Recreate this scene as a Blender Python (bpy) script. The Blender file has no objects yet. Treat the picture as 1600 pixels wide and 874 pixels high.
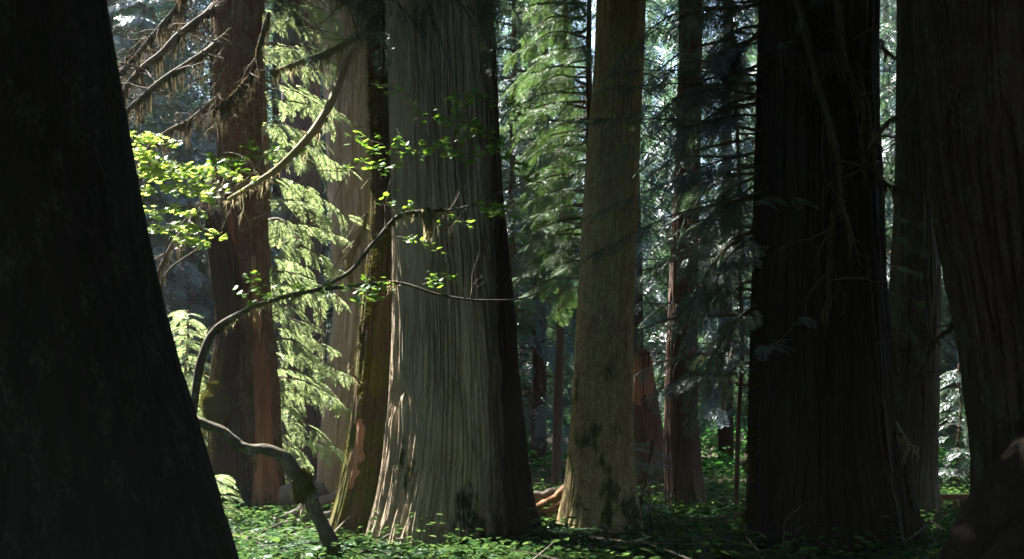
import bpy, math, random
import numpy as np
from mathutils import Vector
R = math.radians
rng = np.random.default_rng(7)
random.seed(7)
SC = bpy.context.scene
COL = SC.collection

# ------------------------------------------------------------------ camera
F, HY, CH = 1900.0, 690.0, 1.5           # focal length in photo pixels, horizon row, eye height
cam_d = bpy.data.cameras.new('camera'); cam = bpy.data.objects.new('camera', cam_d); COL.objects.link(cam)
cam.location = (0, 0, CH); cam.rotation_euler = (R(90), 0, 0)
cam_d.sensor_width = 36; cam_d.lens = 36*F/1600
cam_d.shift_y = (HY-437)/1600
cam_d.clip_start = .1; cam_d.clip_end = 1000
cam_d.dof.use_dof = True; cam_d.dof.focus_distance = 18.5; cam_d.dof.aperture_fstop = 3.2
SC.camera = cam

# ------------------------------------------------------------------ light
SUN = np.array([-.62, .62, 1.05]); SUN /= np.linalg.norm(SUN)     # towards the sun
elev = math.asin(SUN[2]); azim = math.atan2(SUN[0], SUN[1])
w = bpy.data.worlds.new('World'); SC.world = w; w.use_nodes = True
nt = w.node_tree; nt.nodes.clear()
o_ = nt.nodes.new('ShaderNodeOutputWorld'); b_ = nt.nodes.new('ShaderNodeBackground'); s_ = nt.nodes.new('ShaderNodeTexSky')
s_.sky_type = 'NISHITA'; s_.sun_disc = False; s_.sun_elevation = elev; s_.sun_rotation = azim
b_.inputs[1].default_value = .09
nt.links.new(s_.outputs[0], b_.inputs[0]); nt.links.new(b_.outputs[0], o_.inputs[0])
sun_d = bpy.data.lights.new('sun', 'SUN'); sun_d.energy = 5; sun_d.angle = R(.5); sun_d.color = (1, .95, .86)
sun = bpy.data.objects.new('sun', sun_d); COL.objects.link(sun)
sun.rotation_euler = Vector(SUN).to_track_quat('Z', 'Y').to_euler(); sun.location = (-40, 20, 50)
SC.view_settings.view_transform = 'Standard'; SC.view_settings.look = 'None'
SC.view_settings.gamma = 1; SC.view_settings.exposure = 3.0
SC.render.engine = 'CYCLES'
SC.cycles.use_denoising = True
SC.cycles.max_bounces = 7; SC.cycles.diffuse_bounces = 4; SC.cycles.transmission_bounces = 4; SC.cycles.glossy_bounces = 1
SC.cycles.volume_bounces = 0; SC.cycles.sample_clamp_indirect = 4
SC.cycles.caustics_reflective = False; SC.cycles.caustics_refractive = False

# ------------------------------------------------------------------ helpers
def ground_z(x, y):
    x = np.asarray(x, float); y = np.asarray(y, float)
    g = .035*np.sin(x*.9+1)*np.cos(y*.7)+.05*np.sin(x*.33+y*.41)
    g = g*np.clip((np.abs(y)+np.abs(x))/14, 0, 1)
    g = g + np.where(y > 28, (y-28)*.08, 0) + np.where(y > 62, (y-62)*.12, 0)
    return g + np.where(x < -14, (-14-x)*.04, 0) + np.where(x > 16, (x-16)*.05, 0)
def P(px, py, d): return np.array([(px-800)/F*d, d, CH+(HY-py)/F*d])
def nrm(a): return a/np.maximum(np.linalg.norm(a, axis=-1, keepdims=True), 1e-9)
def vnoise(U, V, nu, nv, r):
    g = r.random((nu, nv+2))
    u = np.mod(U, 1)*nu; v = np.clip(V, 0, 1)*nv
    i = np.floor(u).astype(int); j = np.minimum(np.floor(v).astype(int), nv)
    fu = u-i; fv = v-j; fu = fu*fu*(3-2*fu); fv = fv*fv*(3-2*fv)
    i0 = i % nu; i1 = (i+1) % nu; j1 = np.minimum(j+1, nv+1)
    return (g[i0, j]*(1-fu)+g[i1, j]*fu)*(1-fv)+(g[i0, j1]*(1-fu)+g[i1, j1]*fu)*fv
def noise1(n, knots, r):
    t = np.linspace(0, knots-1.001, n); i = t.astype(int); f = t-i; f = f*f*(3-2*f); g = r.random(knots+1)-.5
    return g[i]*(1-f)+g[i+1]*f

class MB:
    def __init__(s): s.v = []; s.q = []; s.t = []; s.n = 0
    def add(s, v, q=None, t=None):
        v = np.asarray(v, np.float32).reshape(-1, 3)
        s.v.append(v)
        if q is not None and len(q): s.q.append(np.asarray(q, np.int64)+s.n)
        if t is not None and len(t): s.t.append(np.asarray(t, np.int64)+s.n)
        s.n += len(v)
    def mesh(s, name, mat, smooth=False, origin=(0, 0, 0)):
        me = bpy.data.meshes.new(name)
        if s.n:
            v = np.concatenate(s.v)-np.asarray(origin, np.float32)
            q = np.concatenate(s.q).reshape(-1, 4) if s.q else np.zeros((0, 4), int)
            t = np.concatenate(s.t).reshape(-1, 3) if s.t else np.zeros((0, 3), int)
            me.vertices.add(len(v)); me.vertices.foreach_set('co', v.astype(np.float32).ravel())
            lp = np.concatenate([q.ravel(), t.ravel()]).astype(np.int32)
            me.loops.add(len(lp)); me.loops.foreach_set('vertex_index', lp)
            st = np.concatenate([np.arange(len(q))*4, len(q)*4+np.arange(len(t))*3]).astype(np.int32)
            me.polygons.add(len(st)); me.polygons.foreach_set('loop_start', st)
            me.polygons.foreach_set('use_smooth', np.full(len(st), smooth))
            me.update(calc_edges=True); me.validate()
        me.materials.append(mat)
        return me
    def obj(s, name, mat, parent=None, smooth=False, origin=None):
        """origin: world position of the parent (children keep identity transform)"""
        if origin is None: origin = tuple(parent_world(parent)) if parent else (0, 0, 0)
        o = bpy.data.objects.new(name, s.mesh(name, mat, smooth, origin)); COL.objects.link(o)
        if parent: o.parent = parent
        else: o.location = origin
        return o
def parent_world(p):
    v = Vector((0, 0, 0))
    while p: v += p.location; p = p.parent
    return v
def tag(o, label=None, cat=None, group=None, kind=None):
    if label: o['label'] = label
    if cat: o['category'] = cat
    if group: o['group'] = group
    if kind: o['kind'] = kind
    return o
def thing(name, label, cat, loc, group=None):
    o = bpy.data.objects.new(name, None); COL.objects.link(o); o.location = tuple(float(a) for a in loc)
    o.empty_display_size = .3
    return tag(o, label, cat, group)

def smooth_path(pts, n):
    pts = np.asarray(pts, float); k = len(pts)
    t = np.r_[0, np.cumsum(np.linalg.norm(np.diff(pts, axis=0), axis=1))]; t /= t[-1]
    m = np.gradient(pts, t, axis=0) if k > 2 else np.repeat((pts[1]-pts[0])[None], k, 0)
    s = np.linspace(0, 1, n); i = np.clip(np.searchsorted(t, s, 'right')-1, 0, k-2)
    h = (t[i+1]-t[i])[:, None]; u = ((s-t[i])[:, None])/h
    return (2*u**3-3*u**2+1)*pts[i]+(u**3-2*u**2+u)*h*m[i]+(-2*u**3+3*u**2)*pts[i+1]+(u**3-u**2)*h*m[i+1]
th0 = lambda s_: np.arange(s_)/s_
def tube(mb, pts, r0, r1=None, sides=6, n=None, wob=0, rough=0, r=rng, radii=None):
    pts = np.asarray(pts, float)
    if n is None: n = max(4, len(pts)*4)
    c = smooth_path(pts, n)
    L = np.linalg.norm(c[-1]-c[0])
    if wob:
        for a in range(3): c[:, a] += noise1(n, max(3, min(n//4, 8)), r)*wob*np.minimum(1, np.linspace(0, 4, n))
    rad = np.interp(np.linspace(0, 1, n), np.linspace(0, 1, len(radii)), radii) if radii is not None else np.linspace(r0, r0*.3 if r1 is None else r1, n)
    T = nrm(np.gradient(c, axis=0)); ref = np.array([.12, .93, .35]); 
    A = nrm(np.cross(T, ref)); B = np.cross(T, A)
    th = np.arange(sides)/sides*2*np.pi
    rr = np.repeat(rad[:, None], sides, 1)
    if rough:
        TT, VV = np.meshgrid(th0(sides), np.linspace(0, 1, n)); rr = rr*(1+rough*1.2*(vnoise(TT, VV, 3, max(3, n//9), r)-.5)+rough*.9*(vnoise(TT, VV, max(5, sides//2), max(3, n//4), r)-.5))
    v = c[:, None]+rr[..., None]*(np.cos(th)[None, :, None]*A[:, None]+np.sin(th)[None, :, None]*B[:, None])
    i = np.arange(n-1)[:, None]*sides; j = np.arange(sides)[None]; jn = (j+1) % sides
    q = np.stack([i+j, i+jn, i+sides+jn, i+sides+j], -1).reshape(-1, 4)
    v = np.concatenate([v.reshape(-1, 3), c[-1:]+T[-1:]*rad[-1], c[:1]-T[:1]*rad[0]*.3])
    e = n*sides; k = np.arange(sides); kn = (k+1) % sides
    t = np.concatenate([np.stack([(n-1)*sides+k, (n-1)*sides+kn, np.full(sides, e)], -1), np.stack([kn, k, np.full(sides, e+1)], -1)])
    mb.add(v, q, t)
    return c

# flat feathery spray: rachis along +X, in the XY plane, drooping towards -Z
def kite(p, d, L, wd, nz=0):
    d = d/np.linalg.norm(d); s = np.array([-d[1], d[0], 0]); m = p+d*L*.45
    return np.array([p, m+s*wd/2+[0, 0, nz], p+d*L, m-s*wd/2-[0, 0, nz]])
def spray_template(L=1.0, n=14, m=4, wd=.03, droop=.25, ang=52, spread=.42, seed=1, cup=.1):
    r = np.random.default_rng(seed); K = []
    K += [kite(np.zeros(3), np.array([1., 0, 0]), L, .016)]
    for i in range(n):
        x = L*(.08+.9*(i+r.random()*.5)/n); t = x/L
        for sd in (-1, 1):
            l = L*spread*(math.sin(min(1, t*1.7+.25)*math.pi*.5))*(1-t)**.55*(.7+.5*r.random())+.05*L
            a = R(ang+r.uniform(-9, 9))*sd; d = np.array([math.cos(a), math.sin(a), 0])
            p = np.array([x, 0, 0])
            K.append(kite(p, d, l, wd if not m else wd*.8, r.uniform(-.006, .006)))
            for k in range(m):
                f = .2+.75*(k+.5)/max(m, 1)
                for s2 in (-1, 1):
                    a2 = a+R(42)*s2; d2 = np.array([math.cos(a2), math.sin(a2), 0])
                    K.append(kite(p+d*l*f, d2, l*.42*(1-f*.65), wd*.75, r.uniform(-.006, .006)))
    K = np.array(K)
    K[..., 2] -= droop*(K[..., 0]/L)**2*L + cup*np.abs(K[..., 1])**1.5
    K[..., 2] += r.uniform(-.01, .01, K.shape[:2])*L
    return K                      # (kites, 4, 3)
def place(mb, tmpl, pos, dirs, ups, scale):
    """stamp kites at pos with x axis dirs and up hint ups"""
    pos = np.asarray(pos); N = len(pos)
    if not N: return
    X = nrm(np.asarray(dirs, float)); U = np.broadcast_to(np.asarray(ups, float), X.shape)
    Z = nrm(U-(U*X).sum(-1, keepdims=True)*X); Y = np.cross(Z, X)
    M = np.stack([X, Y, Z], 1)*np.asarray(scale).reshape(-1, 1, 1)      # rows
    T = tmpl.reshape(-1, 3)
    v = np.einsum('kc,ncd->nkd', T, M)+pos[:, None]
    mb.add(v.reshape(-1, 3), np.arange(N*len(T)).reshape(-1, 4))
SPR_HI = [spray_template(1, 13, 4, .015, .3, seed=s, spread=.46) for s in (1, 2, 3, 21)]
SPR_MID = [spray_template(1, 11, 2, .05, .25, seed=s) for s in (4, 5, 6)]
SPR_LO = [spray_template(1, 8, 0, .085, .25, seed=s, spread=.5) for s in (7, 8, 9)]
SPR_HEM = [spray_template(1, 13, 4, .018, .3, ang=62, spread=.36, seed=s) for s in (11, 12, 13)]
def stamp(mb, kind, pos, dirs, ups, scale, r=rng):
    pos = np.asarray(pos); N = len(pos)
    if N == 0: return
    dirs = np.asarray(dirs); scale = np.broadcast_to(np.asarray(scale, float), (N,)); ups = np.broadcast_to(np.asarray(ups, float), (N, 3))
    c = r.integers(0, len(kind), N)
    for k in range(len(kind)):
        m = c == k
        if m.any(): place(mb, kind[k], pos[m], dirs[m], ups[m], scale[m])

# palmate maple leaf
def leaf_outline(l=7):
    pts = []
    for k in range(l):
        a = R(-125+250*k/(l-1)); rad = 1-.28*abs(k-(l-1)/2)/((l-1)/2)
        pts.append((math.cos(a)*rad, math.sin(a)*rad))
        if k < l-1:
            a2 = R(-125+250*(k+.5)/(l-1)); pts.append((math.cos(a2)*.6, math.sin(a2)*.6))
    return np.array([(-.08, 0, 0)]+[(x, y, -.12*(x*x+y*y)) for x, y in pts])
LEAF = leaf_outline()
LEAF_T = np.array([(0, i, i+1) for i in range(1, len(LEAF)-1)])
OVAL = np.array([(0, 0, 0), (.35, .27, .05), (.75, .2, .02), (1, 0, -.08), (.75, -.2, .02), (.35, -.27, .05), (.5, 0, -.04)])
OVAL_T = np.array([(6, 0, 1), (6, 1, 2), (6, 2, 3), (6, 3, 4), (6, 4, 5), (6, 5, 0)])
def stamp_leaf(mb, tm, tt, pos, dirs, ups, scale):
    pos = np.asarray(pos, float); N = len(pos)
    if not N: return
    X = nrm(np.asarray(dirs, float)); U = np.asarray(ups, float)
    Z = nrm(U-(U*X).sum(-1, keepdims=True)*X); Y = np.cross(Z, X)
    M = np.stack([X, Y, Z], 1)*np.broadcast_to(np.asarray(scale, float), (N,)).reshape(-1, 1, 1)
    v = np.einsum('kc,ncd->nkd', tm, M)+pos[:, None]
    t = (tt[None]+(np.arange(N)*len(tm))[:, None, None]).reshape(-1, 3)
    mb.add(v.reshape(-1, 3), None, t)

# ------------------------------------------------------------------ materials
def newmat(name):
    m = bpy.data.materials.new(name); m.use_nodes = True; n = m.node_tree; n.nodes.clear(); return m, n
def N(n, t, **k):
    o = n.nodes.new(t)
    for a, b in k.items(): setattr(o, a, b)
    return o
def ramp(n, fac, stops):
    r = N(n, 'ShaderNodeValToRGB'); el = r.color_ramp.elements
    while len(el) < len(stops): el.new(.5)
    for e, (p, c) in zip(el, stops): e.position = p; e.color = (*c, 1) if len(c) == 3 else c
    n.links.new(fac, r.inputs[0]); return r.outputs[0]
def noise(n, vec, scale, sc=(1, 1, 1), detail=4, rough=.6, dist=0):
    mp = N(n, 'ShaderNodeMapping'); mp.inputs['Scale'].default_value = sc; n.links.new(vec, mp.inputs[0])
    t = N(n, 'ShaderNodeTexNoise'); t.inputs['Scale'].default_value = scale; t.inputs['Detail'].default_value = detail
    t.inputs['Roughness'].default_value = rough; t.inputs['Distortion'].default_value = dist
    n.links.new(mp.outputs[0], t.inputs[0]); return t.outputs[0]
def mixc(n, fac, a, b):
    m = N(n, 'ShaderNodeMix', data_type='RGBA')
    if isinstance(fac, float): m.inputs[0].default_value = fac
    else: n.links.new(fac, m.inputs[0])
    for i, c in ((6, a), (7, b)):
        if isinstance(c, tuple): m.inputs[i].default_value = (*c, 1)
        else: n.links.new(c, m.inputs[i])
    return m.outputs[2]
def bark_mat(name, dark, mid, light, lichen=None, lich_amt=.5, moss=None, moss_amt=.0, fib=1.0, bump=.6, moss_top=3.0, zr=1.0):
    m, n = newmat(name); L = n.links
    tc = N(n, 'ShaderNodeTexCoord'); v = tc.outputs['Object']
    f1 = noise(n, v, 9*fib, (1, 1, .085*zr), 8, .72, .5)
    f2 = noise(n, v, 34*fib, (1, 1, .13*zr), 5, .75, .3)
    f3 = noise(n, v, 1.3, (1, 1, .35), 3, .5)
    c = ramp(n, f1, [(.32, dark), (.52, mid), (.72, light)])
    c2 = ramp(n, f2, [(.3, tuple(a*.7 for a in mid)), (.7, tuple(min(1, a*1.25) for a in light))])
    c = mixc(n, .45, c, c2)
    c3 = ramp(n, f3, [(.35, dark), (.65, light)]); c = mixc(n, .3, c, c3)
    if lichen:
        g = noise(n, v, 7, (1, 1, .45), 8, .75); g2 = ramp(n, g, [(.55-lich_amt*.16, (0, 0, 0)), (.62-lich_amt*.1, (1, 1, 1))])
        gv = noise(n, v, 45, (1, 1, .5), 3, .6); g3 = ramp(n, gv, [(.4, (0, 0, 0)), (.6, (1, 1, 1))])
        mu = N(n, 'ShaderNodeMath', operation='MULTIPLY'); L.new(g2, mu.inputs[0]); L.new(g3, mu.inputs[1])
        mm = N(n, 'ShaderNodeMath', operation='MULTIPLY'); L.new(mu.outputs[0], mm.inputs[0]); mm.inputs[1].default_value = .8
        c = mixc(n, mm.outputs[0], c, lichen)
    if moss:
        g = noise(n, v, 2.6, (1, 1, .5), 8, .72)
        sx = N(n, 'ShaderNodeSeparateXYZ'); L.new(v, sx.inputs[0])
        mr = N(n, 'ShaderNodeMapRange'); L.new(sx.outputs[2], mr.inputs[0]); mr.inputs[1].default_value = 0; mr.inputs[2].default_value = moss_top
        mr.inputs[3].default_value = .12; mr.inputs[4].default_value = -.02
        ad = N(n, 'ShaderNodeMath', operation='ADD'); L.new(g, ad.inputs[0]); L.new(mr.outputs[0], ad.inputs[1])
        g2 = ramp(n, ad.outputs[0], [(.64-moss_amt*.25, (0, 0, 0)), (.72-moss_amt*.2, (1, 1, 1))])
        mt = noise(n, v, 30, (1, 1, .6), 4, .7)
        mc = ramp(n, mt, [(.3, tuple(a*.6 for a in moss)), (.7, tuple(a*1.3 for a in moss))])
        c = mixc(n, g2, c, mc)
    b1 = N(n, 'ShaderNodeBump'); b1.inputs['Strength'].default_value = bump; b1.inputs['Distance'].default_value = .05
    L.new(f1, b1.inputs['Height'])
    b2 = N(n, 'ShaderNodeBump'); b2.inputs['Strength'].default_value = bump; b2.inputs['Distance'].default_value = .018
    L.new(f2, b2.inputs['Height']); L.new(b1.outputs[0], b2.inputs['Normal'])
    p = N(n, 'ShaderNodeBsdfPrincipled'); p.inputs['Roughness'].default_value = .9; p.inputs['Specular IOR Level'].default_value = .2
    L.new(c, p.inputs['Base Color']); L.new(b2.outputs[0], p.inputs['Normal'])
    o = N(n, 'ShaderNodeOutputMaterial'); L.new(p.outputs[0], o.inputs[0]); return m
def add_dark_side(m, x0, w_, dark, mid):  # darkens the base colour towards local +X, with a ragged edge
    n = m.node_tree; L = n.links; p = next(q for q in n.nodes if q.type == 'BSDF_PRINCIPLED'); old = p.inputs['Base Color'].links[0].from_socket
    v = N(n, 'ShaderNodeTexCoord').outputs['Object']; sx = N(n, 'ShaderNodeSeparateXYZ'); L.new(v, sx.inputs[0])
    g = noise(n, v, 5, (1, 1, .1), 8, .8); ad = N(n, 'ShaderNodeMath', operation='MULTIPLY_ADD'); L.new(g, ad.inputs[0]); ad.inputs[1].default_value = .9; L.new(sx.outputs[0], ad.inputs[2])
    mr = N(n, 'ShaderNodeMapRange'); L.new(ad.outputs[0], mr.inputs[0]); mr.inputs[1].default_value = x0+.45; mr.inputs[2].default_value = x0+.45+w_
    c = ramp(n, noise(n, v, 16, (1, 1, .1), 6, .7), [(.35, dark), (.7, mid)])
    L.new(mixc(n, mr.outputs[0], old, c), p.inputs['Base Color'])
def leaf_mat(name, a, b, trans, tfac=.45, gloss=.04):
    m, n = newmat(name); L = n.links
    g = N(n, 'ShaderNodeNewGeometry'); c = ramp(n, g.outputs['Random Per Island'], [(.0, a), (1, b)])
    d = N(n, 'ShaderNodeBsdfDiffuse'); L.new(c, d.inputs[0])
    t = N(n, 'ShaderNodeBsdfTranslucent'); t.inputs[0].default_value = (*trans, 1)
    mx = N(n, 'ShaderNodeMixShader'); mx.inputs[0].default_value = tfac; L.new(d.outputs[0], mx.inputs[1]); L.new(t.outputs[0], mx.inputs[2])
    gl = N(n, 'ShaderNodeBsdfGlossy'); gl.inputs['Roughness'].default_value = .42; gl.inputs[0].default_value = (.9, .95, 1, 1)
    m2 = N(n, 'ShaderNodeMixShader'); m2.inputs[0].default_value = gloss; L.new(mx.outputs[0], m2.inputs[1]); L.new(gl.outputs[0], m2.inputs[2])
    o = N(n, 'ShaderNodeOutputMaterial'); L.new(m2.outputs[0], o.inputs[0]); return m
M = {}
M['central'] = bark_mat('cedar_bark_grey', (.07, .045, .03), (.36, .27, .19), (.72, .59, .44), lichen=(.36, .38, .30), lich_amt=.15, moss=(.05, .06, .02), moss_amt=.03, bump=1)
add_dark_side(M['central'], .36, .35, (.028, .018, .013), (.075, .05, .036))
M['mossy'] = bark_mat('mossy_bark', (.035, .022, .012), (.10, .06, .032), (.17, .11, .055), moss=(.10, .10, .016), moss_amt=.38, moss_top=9)
M['pale'] = bark_mat('lichen_spotted_bark', (.11, .07, .035), (.33, .23, .125), (.50, .38, .21), lichen=(.58, .53, .27), lich_amt=.85, moss=(.09, .10, .025), moss_amt=.13, fib=1.3, moss_top=5, zr=3.2)
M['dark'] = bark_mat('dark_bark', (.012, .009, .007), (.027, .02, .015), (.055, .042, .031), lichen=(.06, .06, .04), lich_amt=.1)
M['fibre'] = bark_mat('stringy_grey_bark', (.04, .03, .024), (.115, .09, .07), (.22, .18, .145), lichen=(.2, .2, .15), lich_amt=.3)
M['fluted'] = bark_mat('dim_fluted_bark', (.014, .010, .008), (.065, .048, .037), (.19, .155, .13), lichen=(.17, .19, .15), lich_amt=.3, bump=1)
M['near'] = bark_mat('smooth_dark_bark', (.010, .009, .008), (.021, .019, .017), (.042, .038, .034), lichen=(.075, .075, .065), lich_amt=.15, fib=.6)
M['tan'] = bark_mat('tan_bark', (.16, .105, .08), (.42, .30, .23), (.62, .49, .39))
M['violet'] = bark_mat('shaded_grey_bark', (.06, .05, .05), (.14, .115, .115), (.22, .185, .19))
M['brown'] = bark_mat('brown_bark', (.06, .036, .028), (.13, .08, .062), (.19, .13, .10), moss=(.06, .07, .02), moss_amt=.05)
M['redwood'] = bark_mat('rotten_red_wood', (.10, .035, .018), (.30, .115, .06), (.48, .24, .14), moss=(.07, .08, .02), moss_amt=.12, fib=.9, bump=1)
M['orange'] = bark_mat('splintered_orange_wood', (.16, .06, .03), (.40, .19, .115), (.60, .36, .24), bump=1)
M['redbrown'] = bark_mat('red_brown_bark', (.035, .016, .01), (.13, .06, .035), (.26, .13, .075), lichen=(.26, .23, .14), lich_amt=.6, moss=(.06, .07, .016), moss_amt=.25, bump=1, zr=1.5)
M['snag'] = bark_mat('rotting_snag_wood', (.02, .011, .007), (.06, .032, .018), (.11, .06, .035), moss=(.055, .055, .014), moss_amt=.5, moss_top=3, bump=1)
M['twig'] = bark_mat('twig_bark', (.05, .04, .03), (.12, .10, .08), (.22, .19, .15), fib=2)
M['lichen_twig'] = bark_mat('lichen_covered_bark', (.12, .10, .06), (.26, .22, .13), (.42, .38, .26), fib=2)
M['stem'] = bark_mat('maple_stem_bark', (.03, .023, .016), (.075, .06, .045), (.17, .145, .11), lichen=(.24, .25, .18), lich_amt=.5, moss=(.08, .08, .02), moss_amt=.16, fib=1.6)
M['moss'] = leaf_mat('moss', (.05, .05, .012), (.11, .10, .025), (.12, .12, .02), .25, 0)
M['beard'] = leaf_mat('hanging_lichen', (.22, .19, .11), (.42, .37, .24), (.45, .38, .22), .4, 0)
M['beard_dark'] = leaf_mat('hanging_brown_lichen', (.08, .07, .04), (.16, .14, .08), (.16, .13, .07), .3, 0)
M['maple'] = leaf_mat('sunlit_maple_leaf', (.10, .20, .03), (.20, .30, .06), (.42, .56, .10), .55, .05)  # sunlight put into the colour: brighter copy of the maple leaf
M['maple_shade'] = leaf_mat('shaded_maple_leaf', (.06, .16, .02), (.15, .28, .04), (.24, .42, .04), .5, .03)  # shade put into the colour: dimmer copy of the maple leaf
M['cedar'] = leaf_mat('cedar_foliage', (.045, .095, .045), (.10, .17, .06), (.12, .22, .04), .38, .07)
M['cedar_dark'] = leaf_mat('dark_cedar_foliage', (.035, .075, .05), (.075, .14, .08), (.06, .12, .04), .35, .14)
M['hemlock'] = leaf_mat('hemlock_foliage', (.07, .15, .05), (.15, .26, .08), (.50, .62, .26), .56, .06)
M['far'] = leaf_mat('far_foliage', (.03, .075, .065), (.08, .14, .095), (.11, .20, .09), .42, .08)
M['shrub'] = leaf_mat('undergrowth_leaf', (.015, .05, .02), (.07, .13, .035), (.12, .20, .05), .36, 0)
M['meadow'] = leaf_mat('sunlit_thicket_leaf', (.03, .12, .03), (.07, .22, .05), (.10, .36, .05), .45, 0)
M['fern'] = leaf_mat('fern_leaf', (.025, .07, .03), (.07, .14, .05), (.09, .18, .05), .42, .05)

def ground_mat():
    m, n = newmat('forest_floor'); L = n.links
    v = N(n, 'ShaderNodeTexCoord').outputs['Object']
    a = noise(n, v, 1.2, detail=6); b = noise(n, v, 22, detail=6, rough=.75)
    c = mixc(n, .5, ramp(n, a, [(.35, (.035, .026, .016)), (.6, (.075, .055, .03)), (.75, (.05, .065, .02))]), ramp(n, b, [(.3, (.02, .015, .01)), (.7, (.14, .10, .06))]))
    bp = N(n, 'ShaderNodeBump'); bp.inputs['Strength'].default_value = .8; bp.inputs['Distance'].default_value = .06; L.new(b, bp.inputs['Height'])
    p = N(n, 'ShaderNodeBsdfPrincipled'); p.inputs['Roughness'].default_value = .95; L.new(c, p.inputs['Base Color']); L.new(bp.outputs[0], p.inputs['Normal'])
    o = N(n, 'ShaderNodeOutputMaterial'); L.new(p.outputs[0], o.inputs[0]); return m
M['ground'] = ground_mat()

# ------------------------------------------------------------------ ground
xs = np.unique(np.r_[np.linspace(-300, -30, 28), np.linspace(-30, 30, 150), np.linspace(30, 300, 28)])
ys = np.unique(np.r_[np.linspace(-120, -5, 20), np.linspace(-5, 60, 160), np.linspace(60, 400, 40)])
X, Y = np.meshgrid(xs, ys, indexing='ij'); r = np.random.default_rng(3)
Z = ground_z(X, Y)+(r.random(X.shape)-.5)*.05
g = MB(); nx, ny = X.shape; i = (np.arange(nx-1)[:, None]*ny+np.arange(ny-1)[None]).ravel()
g.add(np.stack([X, Y, Z], -1), np.stack([i, i+ny, i+ny+1, i+1], -1))
tag(g.obj('ground', M['ground'], smooth=True), kind='structure')

# ------------------------------------------------------------------ trunks
def trunk_mesh(mb, rows, d, base, height, seg, dz, furrow=.035, lobes=.06, nlob=7, twist=.0, seed=0, wid=.13, top_taper=.45, broken=None, base_lobe=.14, lean=0):
    """rows: (photo row, left edge, right edge) of the trunk standing at distance d"""
    r = np.random.default_rng(seed)
    rows = np.array(rows, float)
    z = CH+(HY-rows[:, 0])/F*d; cx = ((rows[:, 1]+rows[:, 2])/2-800)/F*d; rad = (rows[:, 2]-rows[:, 1])/2/F*d
    o = np.argsort(z); z, cx, rad = z[o], cx[o], rad[o]
    zb = base[2]-.3
    ztop = base[2]+height if broken is None else z[-1]
    slope = (cx[-1]-cx[-2])/(z[-1]-z[-2])
    zs = np.arange(zb, min(ztop, z[-1]+.3), dz)
    if ztop > zs[-1]+.5: zs = np.r_[zs, np.linspace(zs[-1]+.3, ztop, int((ztop-zs[-1])/.5)+2)]
    C = np.interp(zs, z, cx); RR = np.interp(zs, z, rad)
    up = zs > z[-1]; hh = max(ztop-z[-1], .01)
    if broken is None:
        C[up] = cx[-1]+slope*.5*(zs[up]-z[-1]); RR[up] = rad[-1]*(1-(1-top_taper*.4)*(zs[up]-z[-1])/hh)
    k = int(.5/dz)*2+1; ker = np.hanning(k+2)[1:-1]; ker /= ker.sum()
    C = np.convolve(np.pad(C, k//2, 'edge'), ker, 'valid'); RR = np.convolve(np.pad(RR, k//2, 'edge'), ker, 'valid')
    th = np.arange(seg)/seg
    T, ZZ = np.meshgrid(th, zs, indexing='xy')
    H = zs[-1]-zs[0]; V = (ZZ-zs[0])/H
    rm = float(np.median(RR[:max(4, len(RR)//2)])); circ = 2*np.pi*rm
    zr = ZZ-base[2]
    w1 = (vnoise(T, V, 9, max(3, int(H/2.2)), r)-.5)*.035+(vnoise(T, V, 22, max(3, int(H/.9)), r)-.5)*.009
    TW = T+w1+twist*V
    n1 = vnoise(TW, V, max(8, int(circ/wid)), max(3, int(H/1.7)), r)
    n2 = vnoise(TW+.3, V, max(12, int(circ/wid*2.3)), max(4, int(H/.9)), r)
    n3 = vnoise(TW, V, max(20, int(circ/wid*5)), max(5, int(H/.45)), r)
    crack = lambda n, w_: np.clip(np.abs(n-.5)/w_, 0, 1)
    f = -furrow*(1-crack(n1, .13)**.7)-furrow*.65*(1-crack(n2, .16))-furrow*.3*n3
    lb = (vnoise(T+twist*V*.6, V*.9, nlob, max(2, int(H/4)), r)-.5)*2
    lb = np.sign(lb)*np.abs(lb)**.8
    bl = (vnoise(T, V*.0, nlob+2, 2, r)-.5)*2
    amp = lobes+base_lobe*np.exp(-np.maximum(zr, 0)/1.1)
    Rr = RR[:, None]*(1+amp*(.5*lb+.5*bl))+f
    A = T*2*np.pi
    XX = C[:, None]+Rr*np.cos(A)+0*A; YY = d+Rr*np.sin(A)+lean*zr
    v = np.stack([XX, YY, ZZ], -1)
    nz = len(zs)
    if broken is not None:
        jag, hollow = broken
        jn = vnoise(T[0], np.zeros(seg), 9, 2, r)*.6+vnoise(T[0], np.zeros(seg), 37, 2, r)*.4
        ztop_t = zs[-1]-jag*jn-jag*.5*(1+np.cos(A[0]-1.0))*.5
        m = ZZ > zs[-1]-2*jag
        fr = (ZZ-(zs[-1]-2*jag))/(2*jag)
        v[..., 2] = np.where(m, (zs[-1]-2*jag)+fr*(ztop_t[None]-(zs[-1]-2*jag)), ZZ)
        # inner wall
        top = v[-1].copy(); cc = np.array([C[-1], d, 0])
        rings = []
        for q_ in range(1, 5):
            s_ = 1-.12-.2*q_; rg = top.copy(); rg[:, :2] = cc[:2]+(top[:, :2]-cc[:2])*max(.05, s_); rg[:, 2] = top[:, 2]-hollow*q_/4*(.7+.3*r.random(seg)); rings.append(rg)
        v = np.concatenate([v, np.array(rings)]); nz += 4
    i = np.arange(nz-1)[:, None]*seg; j = np.arange(seg)[None]; jn = (j+1) % seg
    mb.add(v, np.stack([i+j, i+jn, i+seg+jn, i+seg+j], -1).reshape(-1, 4))
    return lambda zq: (np.interp(zq, zs, C), d, np.interp(zq, zs, RR))

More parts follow.
